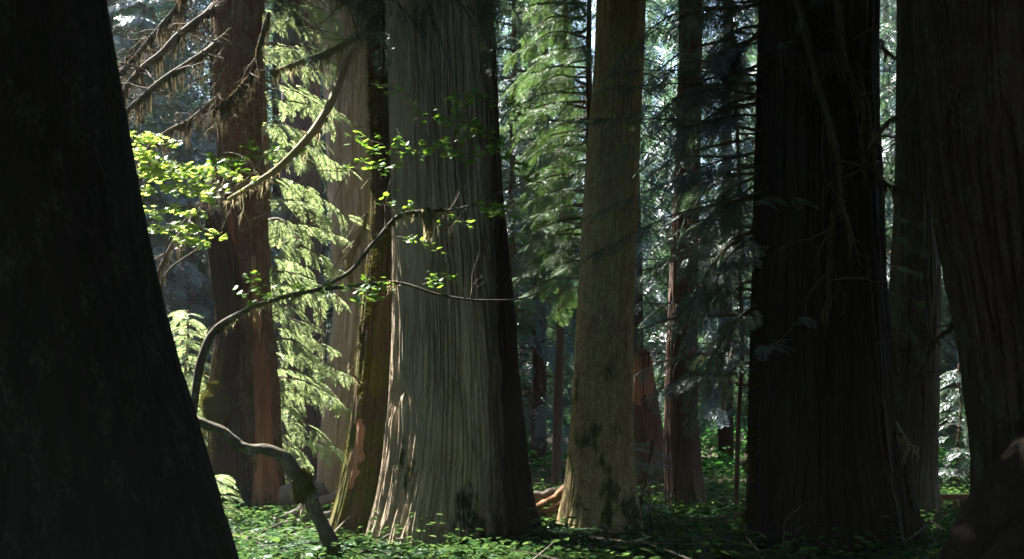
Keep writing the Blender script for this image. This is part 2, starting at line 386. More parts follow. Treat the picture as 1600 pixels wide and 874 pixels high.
# ------------------------------------------------------------------ canopy shaped for light: gaps cut along sun rays to chosen spots
GAPS = []      # (point, radius)
def gap(px, py, d, rad): GAPS.append((P(px, py, d), rad))
for a in [(225, 225, 19, .9), (300, 300, 19, 1.0), (260, 370, 19, .7), (300, 500, 26, .9), (300, 590, 26, .7), (400, 830, 19.5, 1.0), (460, 790, 23, .9),
          (460, 160, 25, 1.3), (470, 330, 25, 1.3), (455, 500, 25, 1.2), (450, 620, 25, .8), (470, 220, 20, .7), (540, 90, 20, .6), (400, 290, 20, .6),
          (545, 100, 28, 1.2), (540, 260, 28, 1.), (530, 780, 18, .45), (555, 620, 18, .4), (690, 200, 15.5, .45), (660, 225, 15.5, .4),
          (850, 100, 26, 1.2), (860, 250, 26, 1.1), (850, 380, 26, 1.), (860, 520, 30, .8), (850, 750, 22, .5), (640, 300, 17.8, .25), (625, 600, 17.8, .22),
          (1030, 60, 40, 2.5), (1120, 60, 40, 2.5), (1030, 450, 45, 3), (1110, 640, 40, 2.2), (1150, 720, 34, 1.5), (1180, 560, 40, 1.6), (1025, 560, 29, .7), (1140, 520, 24, .8),
          (1410, 470, 19, .4), (1410, 700, 16, .35), (1475, 650, 30, .3), (300, 830, 7, .15), (1060, 200, 16, .45), (1000, 140, 16, .4), (420, 680, 23, .6)]:
    gap(*a)
GP = np.array([g_[0] for g_ in GAPS]); GR = np.array([g_[1] for g_ in GAPS])
def open_mask(pts, extra=.45):
    D = pts[:, None]-GP[None]; t = D@SUN
    dist = np.linalg.norm(D-t[..., None]*SUN, axis=-1)
    ok = ~((t > .5) & (dist < GR[None]+extra)).any(1)
    for q, rad in (((-.8, 16.5, 4), 1.3), ((1.6, 18, 5), 1.1), ((-3.8, 27, 9), 1.6)):  # openings cut through the crowns to bring skylight onto chosen trunks
        D = pts-np.array(q); h = np.array([-.45, -.70, .75]); h /= np.linalg.norm(h); t = D@h
        ok &= ~((t > .5) & (np.linalg.norm(D-t[:, None]*h, axis=-1) < rad+t*.16))
    return ok
def trunk_blocks(x, y):
    for p, r_ in GAPS:
        h = SUN[:2]/np.linalg.norm(SUN[:2]); v = np.array([x, y])-p[:2]; t = v@h
        if 0 < t < 26 and abs(v[0]*h[1]-v[1]*h[0]) < .5+r_*.5: return True
    return False
def in_view(p, m=2.1):
    y = np.maximum(p[:, 1], .1)
    return (p[:, 1] > 1) & (np.abs(p[:, 0]) < .44*y+m) & (p[:, 2] < CH+.37*y+m)
def shade_crown(parent, cx, cy, z0, z1, Rm, n, seed, wood, keep_out=True, mat='cedar_dark', dens_low=1):
    r = np.random.default_rng(seed); mb = MB()
    t = r.random(n)**dens_low; z = z0+(z1-z0)*t; a = r.random(n)*2*np.pi; rr = Rm*(1.05-t)**.8*np.sqrt(r.random(n))+.3
    p = np.stack([cx+rr*np.cos(a), cy+rr*np.sin(a), z-.18*rr], -1)
    ok = open_mask(p)
    if keep_out: ok &= ~in_view(p)
    p = p[ok]; a = a[ok]
    dr = np.stack([np.cos(a), np.sin(a), -.35+.3*(r.random(len(a))-.5)], -1)
    stamp(mb, SPR_LO, p, dr, nrm(np.array([0, 0, 1.])+.5*(r.random((len(p), 3))-.5)), r.uniform(1.0, 1.9, len(p)), r)
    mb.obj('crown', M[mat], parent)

# drooping branch with sprays -> branch part + foliage sub-part
def leafy_branch(parent, pts, r0=.03, kind=None, mat='cedar', nspr=14, ss=(.35, .6), hang=.5, seed=0, wood='twig', beard=0, side=1.0, start=.15, name='branch'):
    r = np.random.default_rng(seed); wb = MB(); lb = MB()
    n = max(10, len(pts)*5); c = tube(wb, pts, r0, r0*.15, 6, n, wob=.08, rough=.3, r=r)
    t = start+(1-start)*r.random(nspr); idx = t*(n-1); i = idx.astype(int).clip(0, n-2); f = (idx-i)[:, None]
    p = c[i]*(1-f)+c[i+1]*f; T = nrm(c[i+1]-c[i])
    S = nrm(np.cross(T, [0, 0, 1.])); sg = np.where(r.random(nspr) < .5, -1, 1)[:, None]
    dr = nrm(T*.9+S*sg*side*r.uniform(.4, 1.1, (nspr, 1))+np.array([0, 0, -hang])*r.uniform(.4, 1.2, (nspr, 1)))
    up = nrm(np.array([0, 0, 1.])+T*.2+.55*(r.random((nspr, 3))-.5))
    sc = r.uniform(ss[0], ss[1], nspr)*(1.05-.35*t)
    stamp(lb, kind or SPR_HI, p, dr, up, sc, r)
    stamp(lb, kind or SPR_HI, c[-1:], nrm(T[-1:]*1.+[[0, 0, -hang*.4]]), np.array([[0, 0, 1.]]), ss[1], r)
    b = wb.obj(name, M[wood], parent, smooth=True)
    lb.obj('foliage', M[mat], b, origin=parent_world(parent))
    if beard:
        bb = MB(); strands(bb, c, beard, (.1, .4), r); bb.obj('hanging_lichen', M['beard_dark'], b, origin=parent_world(parent))
    return c
def strands(mb, c, n, Ls, r, wd=.007, spread=.05):
    n = int(n*2.2)
    """thin drooping strands of beard lichen under the path c"""
    idx = r.random(n)*(len(c)-1.001); i = idx.astype(int); f = (idx-i)[:, None]
    p = c[i]*(1-f)+c[i+1]*f+(r.random((n, 3))-.5)*spread
    L = r.uniform(Ls[0], Ls[1], n)*(r.random(n)**.7); K = 5; a = r.random(n)*np.pi
    cl = np.sin(idx*1.1+r.random()*6)*.35+np.sin(idx*2.9+r.random()*6)*.3+.6; L = L*np.clip(cl, .15, 1)
    s = np.stack([np.cos(a), np.sin(a), 0*a], -1)*wd*r.uniform(.5, 1.5, (n, 1)); vv = []
    off = np.zeros((n, 3))
    for k in range(K):
        t = k/(K-1); off = off+(r.random((n, 3))-.5)*.035*[1, 1, 0]
        q = p+off-np.array([0, 0, 1.])*(L*t)[:, None]; w_ = (1-t)**.7+.08
        vv += [q-s*w_, q+s*w_]
    v = np.stack(vv, 1); b0 = (np.arange(n)*2*K)[:, None]
    q = np.concatenate([b0+np.array([[2*k, 2*k+1, 2*k+3, 2*k+2]]) for k in range(K-1)])
    mb.add(v.reshape(-1, 3), q)
def fuzz(mb, p, nr, n, L, wd, r):
    """short moss tufts standing off points p with normals nr"""
    i = r.integers(0, len(p), n); b = p[i]; d = nrm(nr[i]+.7*(r.random((n, 3))-.5)+[0, 0, -.15]); s = nrm(np.cross(d, r.random((n, 3))-.5))*wd
    l = (L*r.uniform(.4, 1.3, n))[:, None]
    v = np.stack([b-s, b+s, b+d*l], 1); mb.add(v.reshape(-1, 3), None, np.arange(3*n).reshape(-1, 3))
def dead_twigs(mb, base, dirn, L, r0, r, depth=2, droop=.3, nb=4):
    n = 5; pts = [np.array(base, float)]; d = nrm(np.array(dirn, float))
    for k in range(n):
        d = nrm(d+(r.random(3)-.5)*.5+[0, 0, -droop*.25]); pts.append(pts[-1]+d*L/n)
    tube(mb, pts, r0, r0*.3, 5 if depth > 1 else 4, 8, r=r)
    if depth > 0:
        for k in range(nb):
            i = r.integers(1, n+1); dd = nrm(d+(r.random(3)-.5)*1.8)
            dead_twigs(mb, pts[i], dd, L*r.uniform(.3, .55), r0*.5, r, depth-1, droop, nb)

def hero(name, label, rows, d, height, mat, seg=300, dz=.035, crown=True, c_z=None, c_r=4, c_n=1100, part='trunk', **k):
    bx = ((rows[-1][1]+rows[-1][2])/2-800)/F*d; gz = float(ground_z(bx, d))
    t = thing(name, label, 'tree', (bx, d, gz)); mb = MB()
    fn = trunk_mesh(mb, rows, d, (bx, d, gz), height, seg, dz, **k)
    mb.obj(part, M[mat], t, smooth=True)
    if crown:
        z0 = c_z or CH+.40*d+1
        cx, _, _ = fn(z0)
        shade_crown(t, float(cx), d, z0, gz+height+1, c_r, c_n, k.get('seed', 0)+50, mat)
    return t, fn
def twig_group(parent, name, mat, starts, r, L=(.6, 1.2), r0=.012, depth=2, beard=0):
    mb = MB()
    for b, dr in starts: dead_twigs(mb, b, dr, r.uniform(*L), r0, r, depth)
    return mb.obj(name, M[mat], parent)

# 1 near left trunk, close to the camera
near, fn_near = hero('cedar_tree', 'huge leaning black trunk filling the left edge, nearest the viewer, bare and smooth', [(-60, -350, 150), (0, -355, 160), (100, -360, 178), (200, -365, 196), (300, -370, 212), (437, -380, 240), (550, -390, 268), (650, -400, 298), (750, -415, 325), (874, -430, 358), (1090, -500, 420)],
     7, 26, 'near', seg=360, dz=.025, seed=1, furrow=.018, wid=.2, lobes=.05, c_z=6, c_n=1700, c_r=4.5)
# 2 central trunk
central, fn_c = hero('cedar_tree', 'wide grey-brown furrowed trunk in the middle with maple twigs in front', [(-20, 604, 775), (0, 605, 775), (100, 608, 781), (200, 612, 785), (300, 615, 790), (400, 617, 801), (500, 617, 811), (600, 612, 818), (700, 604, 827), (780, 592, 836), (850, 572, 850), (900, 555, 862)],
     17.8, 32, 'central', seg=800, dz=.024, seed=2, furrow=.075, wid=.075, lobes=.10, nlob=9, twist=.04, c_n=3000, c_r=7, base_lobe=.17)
# 3 mossy stem left of it
mossy, fn_m = hero('cedar_tree', 'narrow moss-covered trunk touching the left side of the wide grey trunk, orange wound', [(-20, 572, 626), (0, 572, 628), (150, 577, 634), (300, 582, 642), (400, 577, 646), (467, 567, 648), (590, 556, 646), (700, 543, 644), (780, 525, 645), (835, 508, 640), (880, 495, 650)],
     18.5, 26, 'mossy', seg=300, dz=.03, seed=3, furrow=.035, wid=.11, lobes=.14, nlob=6, base_lobe=.22, c_n=600, c_r=3)
# 4 pale spotted trunk
pale, fn_p = hero('hemlock_tree', 'straight pale trunk speckled with yellow-green lichen, right of the wide grey trunk', [(-20, 933, 1011), (0, 932, 1010), (100, 928, 1006), (200, 920, 1001), (300, 912, 997), (437, 905, 992), (550, 898, 989), (650, 893, 988), (750, 885, 990), (800, 877, 996), (850, 864, 1004), (890, 850, 1015)],
     19, 30, 'pale', seg=300, dz=.028, seed=4, furrow=.022, wid=.07, lobes=.05, base_lobe=.12, c_n=1800, c_r=5.5)
# 5 dark right trunk
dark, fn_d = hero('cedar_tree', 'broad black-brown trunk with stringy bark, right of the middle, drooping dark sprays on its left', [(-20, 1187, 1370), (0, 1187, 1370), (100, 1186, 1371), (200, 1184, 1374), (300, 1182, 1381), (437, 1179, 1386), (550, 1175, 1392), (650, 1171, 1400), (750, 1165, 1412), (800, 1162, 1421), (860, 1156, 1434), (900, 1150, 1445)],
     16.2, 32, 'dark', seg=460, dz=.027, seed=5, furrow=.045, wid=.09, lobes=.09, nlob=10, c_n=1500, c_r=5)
# 6 trunk behind it, right
behind, fn_b = hero('cedar_tree', 'grey stringy trunk half hidden behind the right side of the broad black trunk', [(-20, 1402, 1450), (100, 1402, 1452), (300, 1399, 1460), (437, 1392, 1470), (600, 1385, 1466), (750, 1370, 1464), (850, 1365, 1472)],
     21, 28, 'fibre', seg=260, dz=.035, seed=6, furrow=.03, wid=.09, c_n=700)
# 7 near right trunk
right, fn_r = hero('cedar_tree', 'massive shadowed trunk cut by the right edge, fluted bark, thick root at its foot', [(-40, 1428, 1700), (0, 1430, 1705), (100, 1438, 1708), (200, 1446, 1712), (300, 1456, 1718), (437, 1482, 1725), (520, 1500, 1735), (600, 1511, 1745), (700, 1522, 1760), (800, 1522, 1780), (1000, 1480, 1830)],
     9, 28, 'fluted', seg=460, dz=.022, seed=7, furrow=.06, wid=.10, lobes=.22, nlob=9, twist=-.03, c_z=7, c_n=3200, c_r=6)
mb = MB(); tube(mb, [P(1735, 560, 8.6), P(1665, 655, 8.4), P(1610, 730, 8.2), P(1565, 810, 8.1), P(1530, 890, 8.0), P(1505, 1040, 7.9)], .16, None, 60, 160, wob=.03, rough=.09, radii=[.16, .17, .2, .24, .28, .34]); mb.obj('root', M['dark'], right, smooth=True)
mb = MB(); tube(mb, [P(1700, 760, 8.2), P(1640, 830, 8.0), P(1590, 900, 7.8), P(1560, 1060, 7.6)], .2, .34, 50, 110, wob=.03, rough=.09); mb.obj('root', M['dark'], right, smooth=True)
# 8 reddish tall tree left, behind the broken snag
red, fn_red = hero('cedar_tree', 'tall red-brown trunk rising behind the dark leaning broken snag on the left', [(-20, 334, 408), (0, 334, 408), (200, 337, 410), (300, 340, 413), (437, 345, 416), (500, 348, 420), (600, 345, 430), (700, 338, 432), (780, 332, 434), (820, 322, 440)],
     23.7, 28, 'redbrown', seg=260, dz=.035, seed=8, furrow=.05, wid=.14, lobes=.22, nlob=6, base_lobe=.2, c_n=700)
# 9 lit trunk far left-centre
lit, fn_l = hero('cedar_tree', 'pale brown trunk of long bark strips behind the mossy trunk, its upper half in sunlight', [(-20, 500, 640), (100, 503, 640), (300, 511, 642), (437, 520, 645), (480, 522, 646), (600, 508, 650), (700, 498, 655), (780, 490, 660)],
     28.5, 30, 'tan', seg=360, dz=.04, seed=9, furrow=.06, wid=.16, lobes=.1, nlob=9, c_n=700)
# 10 dark one left of it
viol, fn_v = hero('cedar_tree', 'dim purplish-grey trunk standing in shade just left of the pale brown trunk', [(-20, 440, 500), (200, 438, 500), (437, 436, 502), (600, 433, 505), (770, 425, 512)],
     30, 28, 'violet', seg=220, dz=.05, seed=10, furrow=.05, wid=.16, c_n=600)
# 11 thin trunk
thin, fn_t = hero('hemlock_tree', 'slender dark brown trunk between the wide grey trunk and the pale speckled trunk', [(-20, 878, 888), (200, 876, 887), (437, 872, 884), (600, 866, 880), (740, 861, 877), (775, 858, 879)],
     31, 22, 'brown', seg=60, dz=.08, seed=11, furrow=.01, wid=.07, c_n=300, c_r=2, lobes=.03)
# 12 dark brown trunk right of pale
brn, fn_br = hero('cedar_tree', 'dark brown trunk with flared foot right of the broken orange snag, top hidden by foliage', [(-20, 1060, 1098), (100, 1060, 1098), (300, 1052, 1094), (437, 1045, 1090), (600, 1038, 1090), (700, 1036, 1093), (770, 1038, 1099), (805, 1036, 1106)],
     26, 26, 'brown', seg=200, dz=.045, seed=12, furrow=.03, wid=.1, c_n=600)
# 13 orange snag
t = thing('broken_snag', 'broken stump with splintered orange top behind the right side of the pale speckled trunk', 'dead tree', (P(1012, 780, 29)[0], 29, .08))
mb = MB(); trunk_mesh(mb, [(538, 982, 1016), (560, 981, 1018), (600, 980, 1024), (700, 976, 1038), (790, 970, 1050)], 29, t.location, 4, 160, .04, seed=13, furrow=.04, wid=.12, lobes=.1, broken=(.28, .5))
mb.obj('trunk', M['brown'], t, smooth=True)
mb = MB(); rr = np.random.default_rng(5)
for k in range(26):
    a = rr.random()*2*np.pi; x0 = P(1000, 640, 29)+[.27*math.cos(a), .27*math.sin(a)-.08, rr.uniform(.1, .4)]; x1 = x0+[rr.uniform(-.05, .05), 0, rr.uniform(.6, 1.15)]
    tube(mb, [x0, (x0+x1)/2+[rr.uniform(-.02, .02), -.02, 0], x1], .07, .008, 5, 7, rough=.4)
tag(mb.obj('splinters', M['orange'], t), 'splintered orange heartwood at the broken top')
# 14 broken dark snag in front of the red tree
t = thing('broken_snag', 'dark leaning broken snag with a mossy burl, in front of the tall red-brown trunk', 'dead tree', (P(350, 815, 22.9)[0], 22.9, 0))
snag = t
mb = MB(); trunk_mesh(mb, [(318, 318, 350), (340, 318, 357), (400, 322, 374), (450, 330, 383), (520, 337, 380), (600, 325, 372), (700, 322, 385), (790, 318, 395), (830, 312, 402)], 22.9, t.location, 4, 200, .035, seed=14, furrow=.10, wid=.2, lobes=.34, nlob=7, broken=(.35, .5))
mb.obj('trunk', M['snag'], t, smooth=True)
mb = MB(); trunk_mesh(mb, [(508, 396, 412), (540, 395, 418), (600, 396, 424), (700, 396, 428), (790, 396, 434), (830, 392, 440)], 22.6, (P(415, 815, 22.6)[0], 22.6, 0), 4, 120, .035, seed=24, furrow=.07, wid=.14, lobes=.45, nlob=6, broken=(.45, .3))
tag(mb.obj('slab', M['redwood'], t, smooth=True), 'upright slab of split reddish wood')
# burl
mb = MB(); rr = np.random.default_rng(8); u = np.linspace(0, np.pi, 24); v_ = np.linspace(0, 2*np.pi, 41)[:-1]
U_, V_ = np.meshgrid(u, v_, indexing='ij'); nn = vnoise(V_/(2*np.pi), U_/np.pi, 9, 7, rr)*.5+vnoise(V_/(2*np.pi), U_/np.pi, 20, 14, rr)*.25
c0 = P(338, 632, 22.6); rad = .8+nn*.5
vv = np.stack([c0[0]+.27*rad*np.sin(U_)*np.cos(V_), c0[1]+.27*rad*np.sin(U_)*np.sin(V_), c0[2]+.40*rad*np.cos(U_)], -1)
i = np.arange(23)[:, None]*40; j = np.arange(40)[None]; jn = (j+1) % 40
mb.add(vv, np.stack([i+j, i+jn, i+40+jn, i+40+j], -1).reshape(-1, 4)); fuzz(mb, vv.reshape(-1, 3), nrm(vv.reshape(-1, 3)-c0), 2500, .05, .006, rr)
mb.obj('burl', M['moss'], t, smooth=True)

# moss and fringe on the lit edges of the mossy trunk and of the dark trunk
def trunk_fuzz(parent, fn, z0, z1, n, mat, L=.05, seed=0, amin=0, amax=2*np.pi, wd=.005, name='moss'):
    r = np.random.default_rng(seed); z = r.uniform(z0, z1, n); a = r.uniform(amin, amax, n); cx, cy, rr_ = fn(z)
    nr = np.stack([np.cos(a), np.sin(a), 0*a], -1); p = np.stack([cx, cy+0*z, z], -1)+nr*(rr_*.97)[:, None]
    cl = np.sin(z*3+a*5)+np.sin(z*7.3-a*3+1) > -.3
    mb = MB(); fuzz(mb, p[cl], nr[cl], n, L, wd, r); return mb.obj(name, M[mat], parent)
trunk_fuzz(mossy, fn_m, .1, 9, 9000, 'moss', .06, 3, np.pi*.7, np.pi*1.75, .006)
trunk_fuzz(dark, fn_d, 0, 3.2, 2500, 'moss', .07, 4, np.pi*.93, np.pi*1.1, .005)
trunk_fuzz(dark, fn_d, 0, 3.0, 2500, 'moss', .07, 5, -np.pi*.1, np.pi*.06, .005)
trunk_fuzz(snag, lambda z: (np.full_like(z, P(345, 700, 22.9)[0]), 22.9, np.full_like(z, .36)), .1, 3.4, 2500, 'moss', .06, 7, np.pi, np.pi*1.7, .006)
def wound(parent, fn, d, py0, py1, az0, haz, mat, label, seed, push=1.07):
    mb = MB(); rr = np.random.default_rng(seed); nz_, nx_ = 44, 19; ZQ, XQ = np.meshgrid(np.linspace(0, 1, nz_), np.linspace(-1, 1, nx_), indexing='ij')
    z_ = CH+(HY-(py0-ZQ*(py0-py1)))/F*d; c_, _, r_ = fn(z_); wv = np.sin(np.clip(ZQ, .03, .97)*np.pi)**.5*(.65+.7*vnoise(ZQ*0+.3, ZQ, 3, 9, rr))
    az = az0+XQ*haz*wv+.08*(vnoise(ZQ*0+.6, ZQ, 3, 5, rr)-.5); rq = r_*push+.05*(vnoise((XQ+1)/2.1, ZQ, 8, 5, rr)-.5)-.05*np.abs(XQ)**3
    v = np.stack([c_+rq*np.cos(az), d+rq*np.sin(az), z_], -1); i = (np.arange(nz_-1)[:, None]*nx_+np.arange(nx_-1)[None]).ravel()
    mb.add(v, np.stack([i, i+1, i+nx_+1, i+nx_], -1)); return tag(mb.obj('wound', M[mat], parent, smooth=False), label)
wound(red, fn_red, 23.7, 560, 405, np.pi*1.72, .22, 'orange', 'ragged strip of bare orange-red wood on the upper right', 201, 1.12)
wound(red, fn_red, 23.7, 470, 330, np.pi*1.42, .16, 'redwood', 'long red-brown scar', 202, 1.12)
# orange wound on the mossy trunk
wound(mossy, fn_m, 18.5, 762, 655, np.pi*1.30, .24, 'orange', 'bare orange wood where bark is torn off', 15, 1.09)

# ------------------------------------------------------------------ big branches on the left trees
def mossy_branch(parent, pts, radii, seed, beard=200, Ls=(.1, .5), wood='lichen_twig', bm='beard', twigs=6, fz=1500):
    r = np.random.default_rng(seed); mb = MB(); c = tube(mb, pts, .1, None, 10, max(20, len(pts)*8), wob=.06, rough=.35, r=r, radii=radii)
    for k in range(twigs):
        i = r.integers(3, len(c)); dead_twigs(mb, c[i], [r.uniform(-1, 1), r.uniform(-.5, .5), r.uniform(-.8, .5)], r.uniform(.3, .8), radii[-1]*.5+.004, r, 1)
    b = mb.obj('branch', M[wood], parent, smooth=True)
    o = parent_world(parent)
    bb = MB()
    if beard: strands(bb, c, beard, Ls, r, .01, radii[0]*.8)
    if fz: fuzz(bb, c+(r.random(c.shape)-.5)*radii[0], nrm(r.random(c.shape)-.5+[0, 0, -.2]), fz, radii[0]*.9, .004, r)
    bb.obj('hanging_lichen', M[bm], b, origin=o)
    return c
mossy_branch(lit, [P(590, 20, 26), P(560, 70, 22), P(535, 105, 20.5), P(508, 170, 20.2), P(480, 215, 20), P(435, 262, 20), P(395, 290, 19.8), P(360, 312, 19.6)], [.13, .12, .11, .10, .09, .07, .055, .03], 21, 420, (.1, .45), twigs=8)
mossy_branch(mossy, [P(600, 40, 18.5), P(550, 62, 18.3), P(500, 86, 18.2), P(455, 102, 18.2), P(422, 112, 18.2)], [.06, .055, .045, .035, .015], 22, 350, (.08, .35), twigs=5)
mossy_branch(mossy, [P(610, -30, 18.5), P(560, 12, 18), P(530, 2, 18), P(500, -20, 18)], [.05, .045, .04, .02], 23, 160, (.1, .5), wood='twig')
mossy_branch(lit, [P(560, 470, 21), P(545, 410, 20.4), P(560, 370, 20.4), P(576, 335, 20.4)], [.03, .06, .05, .02], 24, 260, (.1, .4), twigs=2)
mossy_branch(mossy, [P(560, 540, 18.2), P(551, 560, 18.1), P(552, 585, 18.1), P(560, 600, 18.1)], [.03, .035, .03, .02], 25, 90, (.03, .15), twigs=0)
for k, (pts, ra, par, dd) in enumerate([
    ([(420, 20), (385, 120), (350, 160), (335, 170)], [.05, .03, .02, .012], red, 21.5),
    ([(344, 60), (300, 95), (250, 130), (195, 180)], [.07, .07, .06, .04], red, 22),
    ([(345, 0), (300, 40), (250, 80), (200, 130), (180, 170)], [.09, .08, .08, .07, .05], red, 23),
    ([(300, -20), (260, 30), (215, 85), (180, 120)], [.06, .06, .05, .04], red, 24),
    ([(340, 150), (290, 190), (240, 220), (200, 260)], [.05, .05, .04, .03], red, 24.5),
    ([(280, -20), (268, 40), (230, 60), (180, 110)], [.07, .05, .05, .03], red, 25),
    ([(345, 245), (305, 330), (270, 380), (235, 450)], [.05, .05, .05, .04], red, 25)]):
    mossy_branch(par, [P(x, y, 23.7 if i_ == 0 and k != 0 else dd) for i_, (x, y) in enumerate(pts)], [a_*.68 for a_ in ra], 30+k, 520, (.15, .8), wood='twig', bm='beard_dark', twigs=22)
# dead looping twigs in front of the lit trunk
rr = np.random.default_rng(77)
st = []
for k in range(16):
    x, y = rr.uniform(470, 590), rr.uniform(30, 420); st.append((P(x, y, 22), [rr.uniform(-1, .6), rr.uniform(-.3, .3), rr.uniform(-1.2, .3)]))
twig_group(lit, 'dead_twigs', 'lichen_twig', st, rr, (.7, 1.5), .012, 2)
st = [(P(rr.uniform(335, 420), rr.uniform(60, 290), 22.5), [rr.uniform(-1, 1), -.2, rr.uniform(-1, .2)]) for k in range(18)]
twig_group(red, 'dead_twigs', 'lichen_twig', st, rr, (.5, 1.3), .012, 2)
twig_group(lit, 'dead_twigs', 'lichen_twig', [(P(487, 465, 21), [.2, 0, -1]), (P(500, 470, 21), [.3, 0, -1])], rr, (.6, .9), .014, 2)

# ------------------------------------------------------------------ vine maples
def maple_leaves(mb, pts, n, spread, r, size=(.035, .06), tilt=.55):
    pts = np.asarray(pts); i = r.integers(0, len(pts), n)
    p = pts[i]+(r.random((n, 3))-.5)*np.asarray(spread)
    a = r.random(n)*2*np.pi; d = np.stack([np.cos(a), np.sin(a), -.35*r.random(n)], -1)
    up = nrm(np.array([0, -.45, 1.])+tilt*2*(r.random((n, 3))-.5))
    stamp_leaf(mb, LEAF, LEAF_T, p, d, up, r.uniform(*size, n))
def maple_tier(wb, lb, a, b, r, r0=.006, dens=14, side=.28, size=(.035, .06), flat=.05):
    a = np.array(a, float); b = np.array(b, float); L = np.linalg.norm(b-a); c = tube(wb, [a, (a+b)/2+[0, 0, .03*L], b], r0, r0*.4, 5, 9, wob=.03, r=r)
    T = nrm(b-a); tips = []
    ns = max(2, int(L/.13))
    for k in range(ns):
        i = int((.15+.85*k/ns)*8); s = np.cross(T, [0, 0, 1.])*(1 if k % 2 else -1)
        e = c[i]+(s*r.uniform(.5, 1.2)+T*r.uniform(.3, .8)+[0, 0, r.uniform(-.15, .15)])*side*r.uniform(.5, 1); tube(wb, [c[i], e], r0*.5, r0*.3, 3, 4, r=r)
        for f in (.35, .65, 1): tips.append(c[i]*(1-f)+e*f)
    tips.append(c[-1]); maple_leaves(lb, tips, int(len(tips)*dens/8)+3, (.1, .1, flat), r, size)
rr = np.random.default_rng(41)
b0 = P(524, 885, 15)
vm = thing('vine_maple', 'bent vine maple with a crooked lichen-grey stem and mossy lump, arching across the wide trunk', 'tree', (b0[0], 15, 0))
sb = MB()
cA = tube(sb, [P(526, 892, 15), P(508, 830, 15), P(488, 782, 15), P(462, 745, 15), P(438, 716, 15), P(415, 702, 15), P(380, 697, 15), P(340, 675, 15), P(300, 655, 15)], .1, None, 26, 150, wob=.08, rough=.2, r=rr, radii=[.13, .115, .09, .09, .08, .09, .07, .062, .075, .06, .055])
cB = tube(sb, [P(300, 655, 15), P(306, 610, 15), P(316, 560, 15), P(338, 515, 15), P(375, 490, 15), P(430, 468, 15), P(490, 455, 15), P(560, 448, 15), P(620, 444, 15), P(690, 464, 15), P(770, 472, 15), P(822, 465, 15), P(856, 450, 15)], .05, None, 10, 110, wob=.04, rough=.25, r=rr, radii=[.05, .055, .055, .045, .032, .028, .026, .022, .019, .016, .013, .01, .007])
cC = tube(sb, [P(490, 455, 15), P(545, 425, 15.1), P(590, 375, 15.1), P(628, 335, 15.1), P(660, 330, 15.1), P(710, 328, 15.1), P(760, 312, 15.1), P(800, 288, 15.1), P(832, 268, 15.1)], .03, None, 9, 70, wob=.04, rough=.25, r=rr, radii=[.018, .024, .024, .026, .024, .018, .014, .012, .008])
for k in range(7):
    c = [cB, cC][k % 2]; i = rr.integers(20, len(c)-3); dead_twigs(sb, c[i], [rr.uniform(-1, 1), rr.uniform(-.5, .5), rr.uniform(-.7, .9)], rr.uniform(.35, .8), .007, rr, 1, .1)
sb.obj('stem', M['stem'], vm, smooth=True)
mb = MB(); c0 = P(474, 762, 15); u = np.linspace(0, np.pi, 16); U_, V_ = np.meshgrid(u, np.linspace(0, 2*np.pi, 25)[:-1], indexing='ij'); rad = .8+.45*vnoise(V_/(2*np.pi), U_/np.pi, 6, 5, rr)
vv = np.stack([c0[0]+.15*rad*np.sin(U_)*np.cos(V_), c0[1]+.15*rad*np.sin(U_)*np.sin(V_), c0[2]+.19*rad*np.cos(U_)], -1)
i = np.arange(15)[:, None]*24; j = np.arange(24)[None]; jn = (j+1) % 24
mb.add(vv, np.stack([i+j, i+jn, i+24+jn, i+24+j], -1).reshape(-1, 4)); fuzz(mb, vv.reshape(-1, 3)+(rr.random((384, 3))-.5)*.02, nrm(vv.reshape(-1, 3)-c0), 9000, .022, .004, rr)
fuzz(mb, cC[25:45], nrm(rr.random((20, 3))-.5), 2500, .07, .004, rr)
fuzz(mb, cB[8:30], nrm(rr.random((22, 3))-.5+[0, 0, -.5]), 3000, .08, .005, rr)
mb.obj('moss', M['moss'], vm, smooth=True)
mb = MB()
strands(mb, cC[30:46], 60, (.1, .3), rr, .008); strands(mb, cC[38:41], 60, (.3, .75), rr, .012, .05); strands(mb, cB[25:48], 160, (.05, .25), rr, .008); strands(mb, cB[68:72], 20, (.1, .4), rr, .008); strands(mb, cA[40:], 60, (.04, .12), rr, .008)
mb.obj('hanging_lichen', M['beard'], vm)
wb, lb = MB(), MB()
for (x0, y0, x1, y1, dd, dn) in [(860, 300, 700, 160, 15.3, 14), (790, 215, 655, 178, 15.4, 16), (830, 170, 700, 148, 15.2, 20), (800, 190, 830, 150, 15.4, 18), (770, 250, 655, 232, 15.3, 16), (720, 235, 680, 212, 15.3, 16),
        (660, 240, 590, 235, 15.3, 12), (640, 262, 540, 262, 15.6, 12), (600, 225, 545, 218, 15.6, 12), (640, 330, 590, 310, 15.2, 10), (620, 370, 660, 380, 15.2, 12), (735, 322, 800, 335, 15.1, 20), (760, 315, 815, 350, 15, 18), (740, 350, 690, 345, 15, 8), (765, 240, 790, 235, 15, 12),
        (660, 445, 705, 430, 15, 14), (560, 448, 600, 435, 15, 10), (430, 468, 470, 440, 15, 14), (490, 455, 520, 440, 15, 12), (400, 480, 430, 432, 15, 16), (380, 487, 400, 430, 15, 14), (540, 450, 575, 460, 15, 10), (330, 260, 460, 235, 16, 16), (420, 250, 390, 225, 16, 14), (310, 240, 380, 262, 16.5, 14), (620, 455, 560, 470, 15, 7), (620, 200, 640, 250, 15.6, 8), (575, 130, 640, 150, 15.8, 5)]:
    maple_tier(wb, lb, P(x0, y0, dd), P(x1, y1, dd-.25), rr, dens=dn*1.5, size=(.032, .075), flat=.12)
wb.obj('twigs', M['twig'], vm); lb.obj('leaves', M['maple_shade'], vm)
